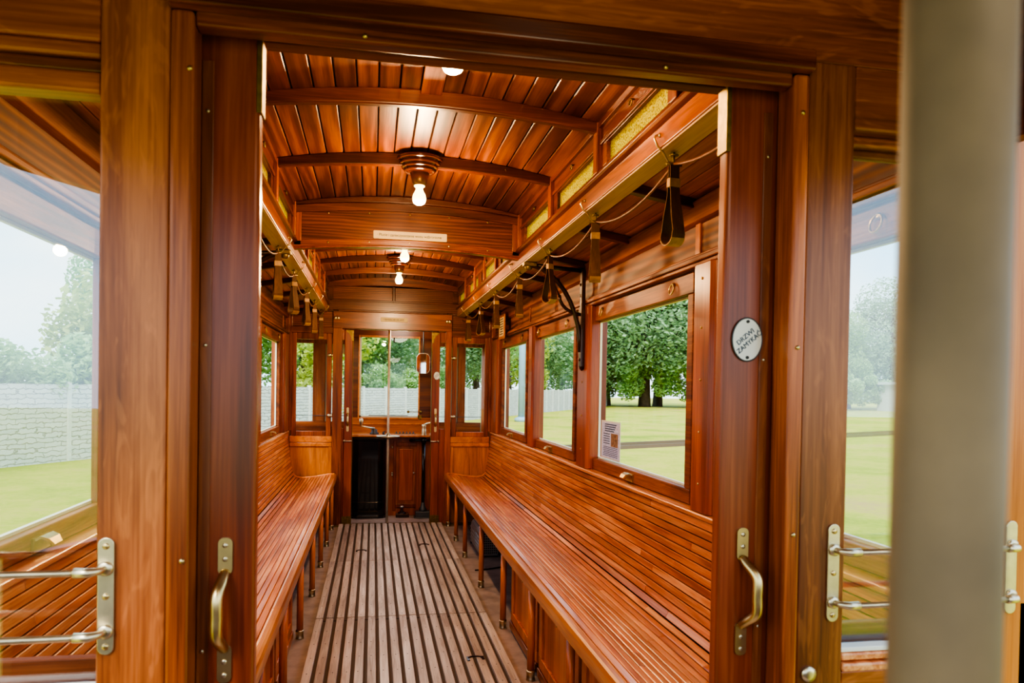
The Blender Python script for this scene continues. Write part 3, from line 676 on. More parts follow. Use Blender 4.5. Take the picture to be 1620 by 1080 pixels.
def oval_sign(x, y, z, w, h, lab, sz):
    t = thing('oval_sign', lab, 'sign', (x, y, z))
    mb = MB(); pts = [(x+w/2*math.cos(2*PI*k/40), z+h/2*math.sin(2*PI*k/40)) for k in range(40)]
    mb.prismY(pts, y-.003, y); build('plate', mb, 'white', t, bevel=.001)
    mb = MB(); ring = [(x+w/2*1.0*math.cos(2*PI*k/40), y-.002, z+h/2*math.sin(2*PI*k/40)) for k in range(41)]; mb.tube(ring, .0016, 6, cap=False); build('rim', mb, 'iron2', t)
    rot = Matrix.Rotation(math.radians(40), 4, 'Z')
    text_mesh('lettering', 'DRZWI\nZAMYKAĆ', sz, 'navy', t, Matrix.Translation((x, y-.0035, z)) @ RX @ rot)
    for q in (1, -1):
        mb = MB(); mb.lathe([(.003, 0), (.003, -.002)], (x, y-.003, z+q*h*.42), 8, 'Y'); build('screw_head', mb, 'iron2', t)
oval_sign(.489, 1.2495, 1.396, .058, .078, 'white oval enamel sign reading DRZWI ZAMYKAĆ on the near right door', .0125)
oval_sign(.412, 7.0095, 1.405, .056, .076, 'tiny white oval enamel sign on the far right door beside the mirror', .0125)

t = thing('framed_notice', 'narrow framed notice with dark print, tilted on the right wall above the far window', 'notice', (.93, 6.45, 1.8))
mb = MB(); rr = Matrix.Rotation(math.radians(-20), 3, 'Y')
mb.box(.90, .912, 6.15, 6.42, 1.72, 1.93, .5); mb.box(.912, .962, 6.25, 6.30, 1.80, 1.84, .5); build('board', mb, 'rail', t, bevel=.003)
mb = MB(); mb.box(.8985, .90, 6.18, 6.39, 1.745, 1.905); build('sheet', mb, 'cream', t)
mb = MB()
for k in range(7):
    yw = R.uniform(.08, .18); mb.box(.8978, .8985, 6.20, 6.20+yw, 1.885-.021*k, 1.893-.021*k)
build('print_line', mb, 'ink', t)

t = thing('paper_notice', 'lilac printed paper notice with a small picture stuck to the window glass', 'notice', (.982, 3.51, .95))
mb = MB(); mb.box(.9815, .9830, 3.365, 3.66, .953, 1.145); build('border', mb, 'white', t)
mb = MB(); mb.box(.9808, .9815, 3.378, 3.648, .962, 1.137); build('sheet', mb, 'paper', t)
mb = MB(); mb.box(.9802, .9808, 3.395, 3.50, 1.02, 1.085); build('picture', mb, 'photo', t)
mb = MB()
for k in range(4): mb.box(.9802, .9808, 3.42+.012*k, 3.60, 1.125-.011*k, 1.130-.011*k)
for k in range(6): mb.box(.9802, .9808, 3.40, 3.63-.02*R.random(), .970+.0085*k, .973+.0085*k)
for k in range(5): mb.box(.9802, .9808, 3.52, 3.62, 1.03+.012*k, 1.034+.012*k)
build('print_line', mb, 'navy', t)

# ------------------------------------------------------------------ near partition
w = struct('wall_front', (0, YF, 0))
def wp(name, boxes, mat, bevel=.004, seg=3, par=w):
    mb = MB()
    for b_ in boxes: mb.box(*b_)
    return build(name, mb, mat, par, bevel=bevel, seg=seg)
wp('post', [(-.581, -.484, YF, 1.245, 0, 1.884)], 'oakZ')
wp('post', [(.566, .657, YF, 1.245, 0, 1.884)], 'oakZ')
wp('post_trim', [(-.484, -.451, YF-.004, 1.245, 0, 1.858)], 'woodZ', .006)
wp('post_trim', [(.537, .566, YF-.004, 1.245, 0, 1.858)], 'woodZ', .006)
wp('corner_post', [(-1.05, -.995, YF, 1.35, -.3, 2.3)], 'woodZ')
wp('corner_post', [(.985, 1.09, YF, 1.35, -.3, 2.3)], 'legw', .012)
wp('header', [(-.451, .537, YF+.004, 1.225, 1.838, 1.884)], 'woodX')
wp('track_cover', [(-.485, .565, YF-.024, YF+.004, 1.858, 1.893)], 'woodX', .004)
wp('top_board', [(-1.0, 1.0, YF+.002, 1.225, 1.884, 2.32)], 'oakX', .002)
wp('header', [(-.60, -.44, 1.2265, 1.31, 1.862, 2.0), (.53, .68, 1.2265, 1.31, 1.862, 2.0)], 'woodX', 0)
wp('upper_board', [(-.9945, -.581, YF+.001, 1.235, 1.800, 1.886)], 'oakX')
wp('upper_board', [(.657, .985, YF+.001, 1.235, 1.772, 1.884)], 'oakX')
wp('moulding', [(-.9945, -.581, YF+.006, 1.24, 1.778, 1.800, .9), (-.9945, -.581, YF+.014, 1.24, 1.757, 1.777, .5), (-.9945, -.581, YF+.004, 1.24, 1.725, 1.756, .9)], 'oakX', .005)
wp('moulding', [(.657, .985, YF+.03, 1.25, 1.752, 1.772, .9), (.657, .985, YF+.045, 1.25, 1.735, 1.752, .5)], 'oakX', .005)
wp('lower_panel', [(-.995, -.581, YF+.004, 1.24, 0, .80), (.657, .985, YF+.004, 1.24, 0, .80)], 'oakX')
wp('lower_moulding', [(.657, .985, YF-.004, 1.24, .80, .815, .9), (-.995, -.581, YF-.004, 1.24, .80, .815, .9)], 'bench', .004)
wp('lower_moulding', [(.657, .985, YF+.002, 1.24, .818, .832, .9), (-.995, -.581, YF+.002, 1.24, .818, .832, .9)], 'bench', .004)
wp('glazing_bead', [(.657, .985, YF+.004, 1.22, .833, .842, .5), (-.995, -.581, YF+.004, 1.22, .833, .842, .5)], 'ext', .002)
wp('door_guide', [(-.452, -.432, 1.287, 1.30, .3, 1.80)], 'woodZ', .001)
# pocket (inner) partition on the saloon side
wp('inner_lining', [(-.60, -.46, 1.31, 1.35, 0, 1.90), (.53, .67, 1.31, 1.35, 0, 1.90), (-.46, .53, 1.31, 1.345, 1.874, 1.908), (-.995, -.60, 1.33, 1.35, 0, .84), (.67, .985, 1.33, 1.35, 0, .84), (-.995, -.60, 1.31, 1.35, 1.80, 1.88), (.67, .985, 1.31, 1.35, 1.80, 1.88)], 'liningX', .003)
wp('shadow_slot_fascia', [(-.995, .985, 1.346, 1.352, 1.885, 2.32)], 'dark', 0)  # near-black board; shade of the slot above the lining is its colour
mb = MB()
for (x, z, yy) in ((-.456+.0, 1.77, YF-.004), (.552, 1.79, YF-.004), (.552, 1.38, YF-.004), (.552, 1.05, YF-.004), (-.46, 1.03, YF-.004), (.30, 1.848, YF+.004), (-.2, 1.848, YF+.004)):
    mb = MB(); mb.lathe([(.004, 0), (.004, -.0015), (.002, -.003)], (x, yy, z), 10, 'Y'); build('screw_head', mb, 'brass', w)
mb = MB(); mb.lathe([(.014, 0), (.014, -.004), (.006, -.006)], (.590, YF, .800), 16, 'Y'); build('cover_disc', mb, 'palebrass', w)
for i, (xa, xb) in enumerate(((-.995, -.581), (.657, .985))):
    wn = struct('window_%d' % (9+i), ((xa+xb)/2, 1.225, .84)); mb = MB(); mb.box(xa, xb, 1.224, 1.228, .84, 1.778); build('pane', mb, 'glassN', wn)

# sliding doors of the near partition
def handle(mb, x, y, z0, z1, out=-1, dx=0.0):
    w_ = .011
    mb.prismY([(x+a, z1-.03+b_) for a, b_ in rounded(.022, .060, .009)], y-.004, y)
    mb.prismY([(x+a, z0+.03+b_) for a, b_ in rounded(.022, .060, .009)], y-.004, y)
    pts = [(x, y-.004, z1-.055), (x+dx*.3, y-.018, z1-.066), (x+dx, y-.036, z1-.085), (x+dx, y-.038, (z0+z1)/2), (x+dx, y-.036, z0+.085), (x+dx*.3, y-.018, z0+.066), (x, y-.004, z0+.055)]
    P = [Vector(q) for q in [pts[0]] + pts + [pts[-1]]]; sm = []
    for i in range(1, len(P)-2):
        for k in range(6):
            u = k/6; a, b_, c, d = P[i-1:i+3]
            sm.append(.5*((2*b_) + (c-a)*u + (2*a-5*b_+4*c-d)*u*u + (3*b_-a-3*c+d)*u**3))
    sm.append(P[-1]); nn = len(sm); mb.tube(sm, [.0075 + .0028*math.sin(PI*k/(nn-1)) for k in range(nn)], 12)
def sliding(num, xi, xo, lab, s, dxh):
    d = struct('door_%d' % num, (xi, 1.25, 0)); 
    mb = MB(); mb.box(xi, xo, 1.25, 1.285, .01, 1.858, .5); build('stile', mb, 'redZ', d, bevel=.008, seg=3)
    mb = MB(); x2 = xi + s*.070; mb.box(x2, x2+s*.018, 1.2475, 1.251, .3, 1.81, .2); g_ = build('guide_strip', mb, 'oakZ', d, bevel=.001)
    mb = MB(); handle(mb, xi+s*.045, 1.25, .818, 1.052, dx=dxh)
    h = build('pull_handle', mb, 'brass', d, bevel=0); 
    for z in (1.040, 1.018, .852, .830):
        mb = MB(); mb.lathe([(.0042, 0), (.0042, -.0012), (.002, -.0016)], (xi+s*.045, 1.246, z), 10, 'Y'); build('screw_head', mb, 'palebrass', h)
    mb = MB(); mb.box(xi-s*.003, xi+s*.006, 1.249, 1.286, 1.735, 1.852); build('edge_plate', mb, 'oldbrass', d, bevel=.001)
    mb = MB()
    for z in (.35, .87, 1.36, 1.73): mb.lathe([(.003, 0), (.003, -.0012), (.001, -.0016)], (x2+s*.009, 1.2478, z), 8, 'Y')
    build('nail_head', mb, 'palebrass', d)
    return d
sliding(1, -.364, -.60, '', -1, -.006)
sliding(2, .444, .665, '', 1, .012)

# window guard rails of the near partition
def guard(s, xp, xe, lab):
    t = thing('guard_rail', lab, 'guard rail', (xp, YF, .98), 'brass window guard rails')
    mb = MB(); mb.prismY([(xp+a, .980+b_) for a, b_ in rounded(.023, .175, .011)], YF-.004, YF); p = build('end_plate', mb, 'palebrass', t, bevel=.001)
    for z in (1.055, .980, .905):
        mb = MB(); mb.lathe([(.005, 0), (.005, -.0012), (.002, -.002)], (xp, YF-.004, z), 10, 'Y'); build('screw_head', mb, 'brass', p)
    mb = MB(); mb.prismY([(xe+a, .980+b_) for a, b_ in rounded(.023, .175, .011)], YF-.004, YF); build('end_plate', mb, 'palebrass', t, bevel=.001)
    for z in (1.022, .928):
        mb = MB(); yb_ = YF-.030
        for xx, dd in ((xp, s), (xe, -s)):
            mb.lathe([(.011, 0), (.011, -.004), (.007, -.006)], (xx, YF-.004, z), 14, 'Y')
            mb.tube([(xx, YF-.006, z), (xx+dd*.004, YF-.020, z), (xx+dd*.014, yb_, z), (xx+dd*.034, yb_, z)], [.0055, .0055, .007, .0075], 10)
        mb.tube([(xp+s*.03, yb_, z), (xe-s*.03, yb_, z)], .0053, 12)
        build('bar', mb, 'palebrass', t)
guard(-1, -.566, -1.02, 'pair of brass guard bars across the glass left of the doorway')
guard(1, .633, 1.004, 'pair of brass guard bars across the glass right of the doorway, beside the pole')

# near pole
t = thing('grab_pole', 'thick dull metal grab pole standing very close, blurred, right of the doorway', 'pole', (.027, .236, 0))
mb = MB(); mb.tube([(.027, .236, 0), (.027, .236, 2.10)], .0186, 32, .5); build('tube', mb, 'pole', t)
mb = MB(); mb.lathe([(.05, 0), (.05, .006), (.03, .012), (.022, .03)], (.027, .236, 0), 24); build('floor_flange', mb, 'oldbrass', t)

# near platform surround (behind the camera, seen in reflections)
pl = struct('wall_rear_platform')
path = [(-1.0, 1.19), (-.99, .62), (-.85, .36), (-.66, 0), (-.45, -.35), (0, -.55), (.45, -.35), (.66, 0), (.85, .36), (.99, .62), (1.0, 1.19)]
def ribbonwall(z0, z1, th, mat, name):
    mb = MB()
    for (a, b_) in (list(zip(path, path[1:]))[1:-1] if z0 < 1 else zip(path, path[1:])):
        d = Vector((b_[0]-a[0], b_[1]-a[1])).normalized(); n_ = Vector((-d.y, d.x))*th
        mb.prismZ([a, b_, (b_[0]+n_.x, b_[1]+n_.y), (a[0]+n_.x, a[1]+n_.y)], z0, z1, .5)
    build(name, mb, mat, pl)
ribbonwall(1.775, 2.12, .03, 'darkX', 'letterboard')
ribbonwall(0, .90, .03, 'darkX', 'apron_panel')
mb = MB(); mb.prismZ(path, 2.10, 2.13, .5); build('ceiling', mb, 'darkX', kind='structure')

# ------------------------------------------------------------------ far partition
wb = struct('wall_back', (0, YB, 0))
def bp_(name, boxes, mat, bevel=.003, par=None):
    mb = MB()
    for b_ in boxes: mb.box(*b_)
    return build(name, mb, mat, par or wb, bevel=bevel)
for s in (-1, 1):
    xi = .46 if s < 0 else .492
    bp_('door_post', [(s*xi, s*.545, 6.965, 7.03, 0, 1.83)], 'woodZ')
    bp_('end_post', [(s*.93, s*.99, 6.975, 7.03, 0, 1.97), (s*.905, s*.93, 6.985, 7.03, .88, 1.97)], 'woodZ')
    bp_('window_rail', [(s*.545, s*.92, 6.985, 7.03, .775, .83)], 'rail')
    bp_('dado_bead', [(s*.545, s*.92, 6.978, 7.03, .735, .772)], 'rail', .006)
    bp_('dado_panel', [(s*.545, s*.92, 6.995, 7.03, 0, .735)], 'lightZ')
    bp_('dado_stile', [(s*.545, s*.575, 6.985, 7.0, .40, .735)], 'lightZ')
    bp_('frieze_rail', [(s*.545, s*.92, 6.98, 7.03, 1.775, 1.83)], 'woodX')
    bp_('frieze_panel', [(s*.545, s*.93, 6.995, 7.03, 1.83, 1.98)], 'panelX')
    bp_('eaves_panel', [(s*.545, s*1.0, 6.985, 7.03, 1.975, 2.10)], 'darkX')
    # glazed window in the partition
    wn = struct('window_%d' % (11 if s < 0 else 12), (s*.73, 7.0, .83))
    mb = MB(); mb.box(s*.555, s*.60, 6.99, 7.02, .83, 1.775); mb.box(s*.868, s*.905, 6.99, 7.02, .83, 1.775); mb.box(s*.60, s*.868, 6.99, 7.02, .83, .875); mb.box(s*.60, s*.868, 6.99, 7.02, 1.715, 1.775)
    build('frame', mb, 'woodZ', wn, bevel=.004)
    mb = MB(); mb.box(s*.60, s*.868, 7.004, 7.007, .875, 1.715); build('pane', mb, 'glass', wn)
    # brass butterfly catches
    for (x, z) in ((.512, 1.915), (.56, 1.575), (.56, 1.02)):
        mb = MB(); 
        for d in (-1, 1):
            mb.lathe([(.013, 0), (.017, -.004), (.012, -.008), (.003, -.010)], (s*x+d*.013, 6.963 if x < .55 else 6.985, z), 12, 'Y')
        mb.tube([(s*x-.012, 6.958 if x < .55 else 6.98, z), (s*x+.012, 6.958 if x < .55 else 6.98, z)], .003, 6)
        build('catch', mb, 'palebrass', wb)
bp_('header', [(-.545, .545, 6.960, 7.03, 1.822, 1.978)], 'woodX')
bp_('header_bead', [(-.50, .50, 6.952, 7.03, 1.978, 1.992), (-.42, .42, 6.955, 7.0, 1.817, 1.826)], 'darkX', .003)
bp_('frieze_board', [(-.60, .60, 6.965, 7.03, 1.992, 2.075)], 'panelX')
bp_('clerestory_panel', [(-.56, -.012, 6.99, 7.03, 2.085, 2.215), (.012, .56, 6.99, 7.03, 2.085, 2.215)], 'panelX')
bp_('clerestory_frame', [(-.60, .60, 6.975, 7.03, 2.07, 2.09), (-.012, .012, 6.975, 7.03, 2.08, 2.22), (-.60, -.55, 6.975, 7.03, 2.08, 2.22), (.55, .60, 6.975, 7.03, 2.08, 2.22)], 'darkX')
xs = [-HW+2*HW*k/20 for k in range(21)]
mb = MB(); mb.strip([(x, arcz(x, 2.195, 2.225, HW)) for x in xs], [(x, CC+.01) for x in xs], 6.95, 7.03, .4); build('arch_board', mb, 'woodX', wb)
mb = MB(); mb.box(-1.0, 1.0, 6.93, 7.05, .0, .012); build('threshold', mb, 'oldbrass', wb, bevel=.002)

def far_leaf(num, xi, xo, s):
    d = struct('door_%d' % num, (xi, 7.03, 0)); y = 7.01
    mb = MB(); mb.box(xi, xi+s*.075, y, y+.035, .005, 1.815, .5); st = build('stile', mb, 'redZ', d, bevel=.006)
    mb = MB(); mb.box(xi+s*.075, xo, y+.004, y+.031, .005, .90, .4); mb.box(xi+s*.075, xo, y+.004, y+.031, 1.72, 1.815, .4); build('lower_panel', mb, 'redZ', d, bevel=.003)
    mb = MB(); mb.box(xi+s*.075, xo, y+.014, y+.018, .90, 1.72); build('pane', mb, 'glass', d)
    mb = MB(); handle(mb, xi+s*.040, y, .872, 1.095, dx=0); build('pull_handle', mb, 'brass', d)
    mb = MB(); mb.box(xi, xi+s*.085, y-.003, y, .006, .085); build('kick_plate', mb, 'oldbrass', d, bevel=.001)
    mb = MB(); mb.prismY([(xi-s*.006, 1.812), (xi+s*.066, 1.812), (xi+s*.058, 1.795), (xi+s*.035, 1.78), (xi+s*.018, 1.75), (xi+s*.014, 1.715), (xi-s*.006, 1.71)], y-.004, y); build('corner_plate', mb, 'oldbrass', d)
    mb = MB(); mb.tube([(xi-s*.002, y-.012, .785), (xi+s*.065, y-.012, .785)], .005, 8); mb.lathe([(.011, 0), (.011, -.014)], (xi+s*.068, y, .785), 12, 'Y'); build('door_stay', mb, 'palebrass', d)
    mb = MB(); mb.box(xi-s*.003, xi, y, y+.03, .01, 1.81); build('edge_strip', mb, 'oldbrass', d)
far_leaf(3, -.366, -.60, -1); far_leaf(4, .366, .62, 1)

# far pole with round tray
t = thing('grab_pole', 'slim metal pole with a round tray-like disc standing in the far doorway', 'pole', (-.032, 7.12, 0))
mb = MB(); mb.tube([(-.032, 7.12, 0), (-.032, 7.12, 1.99)], .0115, 16); build('tube', mb, 'polef', t)
mb = MB(); mb.lathe([(.012, .80), (.06, .806), (.108, .818), (.112, .823), (.108, .828), (.02, .826), (.018, .85), (.012, .852)], (-.032, 7.12, 0), 32); build('disc', mb, 'palebrass', t)

# ------------------------------------------------------------------ far platform
pf = struct('wall_driver_platform')
yw = 7.78
def fp(name, boxes, mat, bevel=.003, par=pf):
    mb = MB()
    for b_ in boxes: mb.box(*b_)
    return build(name, mb, mat, par, bevel=bevel)
fp('windscreen_frame', [(-.42, -.318, yw, yw+.05, .975, 1.80), (.29, .42, yw, yw+.05, .975, 1.80), (-.42, .42, yw, yw+.05, 1.80, 2.0)], 'darkX')
fp('windscreen_apron', [(-.42, .42, yw, yw+.05, .60, .9748)], 'lightX')
fp('windscreen_bead', [(-.33, -.316, yw-.012, yw, .95, 1.82), (.286, .30, yw-.012, yw, .95, 1.82), (-.316, .286, yw-.012, yw, 1.80, 1.82), (-.316, .286, yw-.012, yw, .955, .975), (-.40, .40, yw-.012, yw, .90, .915)], 'rail')
fp('window_edge', [(-.318, -.30, yw+.02, yw+.05, .975, 1.80), (-.318, .29, yw+.02, yw+.05, .975, .99)], 'ext', 0)
wn = struct('window_13', (0, yw, 1)); mb = MB(); mb.box(-.318, .29, yw+.01, yw+.013, .975, 1.80); build('pane', mb, 'glass', wn)
mb = MB(); mb.box(-.22, .18, yw+.0, yw+.006, .992, .998); mb.tube([(.03, yw-.02, 1.80), (.03, yw-.02, 1.76), (.03, yw-.01, 1.75)], .006, 8); build('wiper', mb, 'iron', wn)
mb = MB(); mb.tube([(.185, yw-.02, 1.035), (.29, yw-.02, 1.035)], .0035, 8); mb.lathe([(.004, .0), (.014, .005), (.014, .018), (.004, .024)], (.185, yw-.03, 1.035), 12, 'Y'); mb.lathe([(.016, 0), (.016, -.02)], (.31, yw, 1.035), 12, 'Y'); mb.box(.285, .325, yw-.012, yw, .96, 1.0); build('latch', mb, 'oldbrass', wn)
# panel beneath, angled side screens
fp('apron', [(-.05, .45, 7.50, 7.53, 0, .80)], 'woodZ')
fp('apron_panel', [(.03, .06, 7.488, 7.50, .05, .76), (.26, .29, 7.488, 7.50, .05, .76), (.06, .26, 7.488, 7.50, .70, .74), (.06, .26, 7.488, 7.50, .08, .12), (.09, .23, 7.492, 7.50, .15, .67)], 'redZ', .004)
mb = MB()
for (x, z) in ((.235, .43), (.02, .43), (.02, .41), (.02, .69)): mb.lathe([(.010, 0), (.010, -.006), (.004, -.008)], (x, 7.488, z), 10, 'Y')
build('door_button', mb, 'palebrass', pf)
fp('desk_top', [(-.42, .45, 7.34, 7.80, .800, .818)], 'rail')
fp('side_apron', [(-.945, -.425, 7.752, 7.79, -.2, .93), (.455, .945, 7.752, 7.79, -.2, .93)], 'woodX')
fp('side_mullion', [(-.78, -.66, 7.75, 7.79, .93, 1.72), (.70, .775, 7.75, 7.79, .93, 1.72), (-.95, -.425, 7.748, 7.792, 1.72, 2.0), (.425, .95, 7.748, 7.792, 1.72, 2.0), (-.45, -.422, 7.75, 7.79, .93, 1.95), (.422, .46, 7.75, 7.79, .93, 1.95), (-1.0, -.95, 7.73, 7.79, 0, 2.0), (.95, 1.0, 7.73, 7.79, 0, 2.0)], 'woodZ')
fp('pale_frame', [(.61, .70, 7.76, 7.785, .93, 1.72), (-.66, -.635, 7.76, 7.785, .93, 1.72), (-.47, -.452, 7.76, 7.785, .93, 1.72), (-.635, -.47, 7.76, 7.785, 1.62, 1.72)], 'olive')
fp('glazing_bar', [(-.98, -.42, 7.745, 7.755, .985, .99), (.45, .98, 7.745, 7.755, .985, .99)], 'iron2', 0)
fp('side_header', [(-1.03, -.99, 7.03, 7.79, 1.70, 2.0), (.99, 1.03, 7.03, 7.79, 1.70, 2.0)], 'darkY')
mb = MB(); mb.box(-1.05, 1.05, 7.03, 7.9, 2.0, 2.03); build('ceiling', mb, 'darkY', kind='structure')
mb = MB(); mb.box(-1.05, 1.05, 7.03, 7.9, 2.03, 2.3); build('roof_fill', mb, 'dark', kind='structure')
bpy.data.objects['roof_fill'].name = 'trim_4'
# driver's controller
t = thing('driver_controller', 'glossy black driver controller cabinet standing in the far doorway', 'controller', (-.22, 7.45, 0))
mb = MB(); pts = [(-.385, 7.60), (-.385, 7.42), (-.36, 7.37), (-.31, 7.345), (-.12, 7.345), (-.07, 7.37), (-.045, 7.42), (-.045, 7.60)]
mb.prismZ(pts, .02, .765, .5); build('cabinet', mb, 'black', t, bevel=.006)
mb = MB(); mb.prismZ([(x+(x+.215)*.06, y-.012) for x, y in pts], .765, .795, .5); build('top_cap', mb, 'black', t, bevel=.004)
mb = MB(); mb.prismZ([(x+(x+.215)*.06, y-.012) for x, y in pts], 0, .03, .5); mb.prismZ([(x+(x+.215)*.02, y-.004) for x, y in pts], .155, .163, .5); build('base_flange', mb, 'black', t, bevel=.003)
mb = MB(); mb.lathe([(.045, .818), (.045, .83), (.03, .838), (.03, .862), (.012, .868), (.012, .872)], (-.16, 7.50, 0), 16); c_ = build('spindle_boss', mb, 'iron2', t)
mb = MB(); mb.tube([(-.16, 7.50, .872), (-.22, 7.46, .885), (-.285, 7.42, .90)], [.012, .009, .011], 10); mb.lathe([(.010, .90), (.010, .915), (.017, .93), (.021, .955), (.016, .975), (.002, .982)], (-.288, 7.42, 0), 14); build('crank_handle', mb, 'palebrass', c_)
mb = MB(); mb.lathe([(.012, .818), (.012, .838), (.006, .845)], (-.07, 7.46, 0), 10); mb.tube([(-.07, 7.46, .845), (-.05, 7.45, .855)], .004, 6); build('reverser_key', mb, 'iron2', c_)
t = thing('switch_row', 'row of small dark switches on the far desk behind the pole disc', 'switches', (.14, 7.5, .818))
mb = MB()
for k in range(6): mb.lathe([(.012, .818), (.012, .826), (.006, .832), (.004, .845)], (.06+.034*k, 7.55, 0), 8)
build('switch_knob', mb, 'iron2', t)
mb = MB(); mb.box(.04, .25, 7.53, 7.57, .818, .822); build('base_strip', mb, 'oldbrass', t)
# brake column
t = thing('brake_column', 'black upright brake column with a pale brass handle on a cast floor box', 'brake column', (.325, 7.38, 0))
mb = MB(); mb.tube([(.325, 7.38, .05), (.325, 7.38, .82)], .017, 16); build('shaft', mb, 'black', t)
mb = MB(); mb.box(.25, .42, 7.32, 7.44, .01, .065); mb.box(.235, .43, 7.31, 7.45, 0, .012); mb.lathe([(.04, .065), (.036, .09), (.024, .11), (.02, .15)], (.325, 7.38, 0), 16); build('floor_box', mb, 'iron2', t, bevel=.006)
mb = MB(); mb.tube([(.19, 7.40, .765), (.45, 7.40, .765)], .012, 10); mb.lathe([(.024, .74), (.028, .765), (.024, .79)], (.325, 7.38, 0), 14); mb.lathe([(.018, 0), (.018, .03)], (.20, 7.39, .765), 10, 'Y'); build('bearing_arm', mb, 'black', t)
mb = MB(); mb.lathe([(.022, .80), (.026, .82), (.022, .87), (.019, .90), (.024, .915), (.018, .925)], (.325, 7.38, 0), 16); mb.tube([(.325, 7.38, .915), (.36, 7.36, .935), (.41, 7.34, .95)], [.013, .011, .008], 10); build('brass_handle', mb, 'palebrass', t)
t = thing('foot_gong', 'small black foot pedal with a mushroom button on the far platform floor', 'pedal', (.12, 7.42, 0))
mb = MB(); mb.box(.06, .19, 7.38, 7.46, 0, .035); mb.lathe([(.045, .035), (.035, .05), (.012, .058), (.01, .10)], (.12, 7.42, 0), 16); build('base', mb, 'iron', t, bevel=.004)
mb = MB(); mb.lathe([(.008, .085), (.022, .098), (.024, .106), (.01, .113)], (.12, 7.42, 0), 16); build('button', mb, 'steel', t)
# mirror
t = thing('rear_view_mirror', 'rounded rectangular mirror hanging beside the far windscreen', 'mirror', (.305, 7.40, 1.53))
prf = rounded(.135, .205, .05, 8)
mb = MB(); mb.prismY([(.308+a, 1.530+b_) for a, b_ in prf], 7.40, 7.412); build('housing', mb, 'steel', t, bevel=.003)
mb = MB(); mb.prismY([(.308+a*.93, 1.530+b_*.95) for a, b_ in prf], 7.396, 7.400)
o = build('mirror_face', mb, 'mirror', t)
mb = MB(); mb.tube([(.308, 7.41, 1.60), (.31, 7.43, 1.75), (.31, 7.43, 2.0)], .006, 8); build('hanger', mb, 'iron2', t)

# ------------------------------------------------------------------ outdoors
# ground
mb = MB(); n = 24
mb.add([(-120, -60, ZG), (160, -60, ZG), (160, 200, ZG), (-120, 200, ZG)], [(0, 1, 2, 3)], .5)
build('ground', mb, 'lawn', kind='structure')
# underframe hides the gap
mb = MB(); mb.box(-.9, .9, 0, 7.9, -.75, -.05); build('trim_5', mb, 'dark', kind='structure')

# concrete fence, 2.1 m high, running obliquely
P0 = Vector((-20.0, -.8)); P1 = Vector((31.0, 95.5)); dv = (P1-P0); LEN = dv.length; dv.normalize()
ang = math.atan2(dv.y, dv.x)
t = thing('concrete_fence', 'long pale concrete panel fence with split-stone relief and plain posts', 'fence', (P0.x, P0.y, ZG)); t.rotation_euler = (0, 0, ang - PI/2)
panel = None; post = None; nn_ = int(LEN/2.3)
for k in range(nn_):
    if panel is None:
        mb = MB(); mb.box(-.03, .03, .06, 2.24, 0, 2.05, .5); me_o = build('fence_panel', mb, 'fence'); me_o.parent = t; panel = me_o
        mb = MB(); mb.box(-.07, .07, -.06, .06, 0, 2.12, .5); po = build('fence_post', mb, 'concrete', bevel=.01); po.parent = t; post = po
    else:
        a = panel.copy(); COL.objects.link(a); a.location = (0, k*2.3, 0); b_ = post.copy(); COL.objects.link(b_); b_.location = (0, k*2.3, 0)
def fpt(u, off): # point at distance u along the fence, off metres beyond it
    nrm = Vector((-dv.y, dv.x)); p = P0 + dv*u + nrm*off; return p

# foliage
def crown(name, mat, rx, ry, rz, nleaf, ls, seed, lobes=9, low=.0):
    rr = random.Random(seed); mb = MB(); vs = []; fs = []; ts = []
    lob = [(Vector((rr.uniform(-.6, .6)*rx, rr.uniform(-.6, .6)*ry, rr.uniform(-.55, .62)*rz)), rr.uniform(.32, .55)) for _ in range(lobes)]
    for i in range(nleaf):
        c_, q = lob[i % lobes]
        d = Vector((rr.gauss(0, 1), rr.gauss(0, 1), rr.gauss(0, 1))).normalized()
        rad = q*(rr.random()**.35)
        p = c_ + Vector((d.x*rx*rad, d.y*ry*rad, d.z*rz*rad))
        if p.z < -rz+low: continue
        up = Vector((rr.gauss(0, .6), rr.gauss(0, .6), 1)).normalized(); a = d.cross(up).normalized(); b2 = a.cross(up).normalized()
        if rr.random() < .5: a = (a+Vector((0, 0, rr.uniform(-.8, .8)))).normalized()
        s_ = ls*rr.uniform(.6, 1.3); k = len(vs)
        vs += [tuple(p-a*s_*.5), tuple(p+b2*s_*.28), tuple(p+a*s_*.5), tuple(p-b2*s_*.28)]; fs.append((k, k+1, k+2, k+3))
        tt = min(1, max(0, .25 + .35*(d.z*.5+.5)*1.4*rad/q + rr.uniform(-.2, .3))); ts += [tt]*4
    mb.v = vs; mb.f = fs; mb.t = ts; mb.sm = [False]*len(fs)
    return build(name, mb, mat, fixn=False)

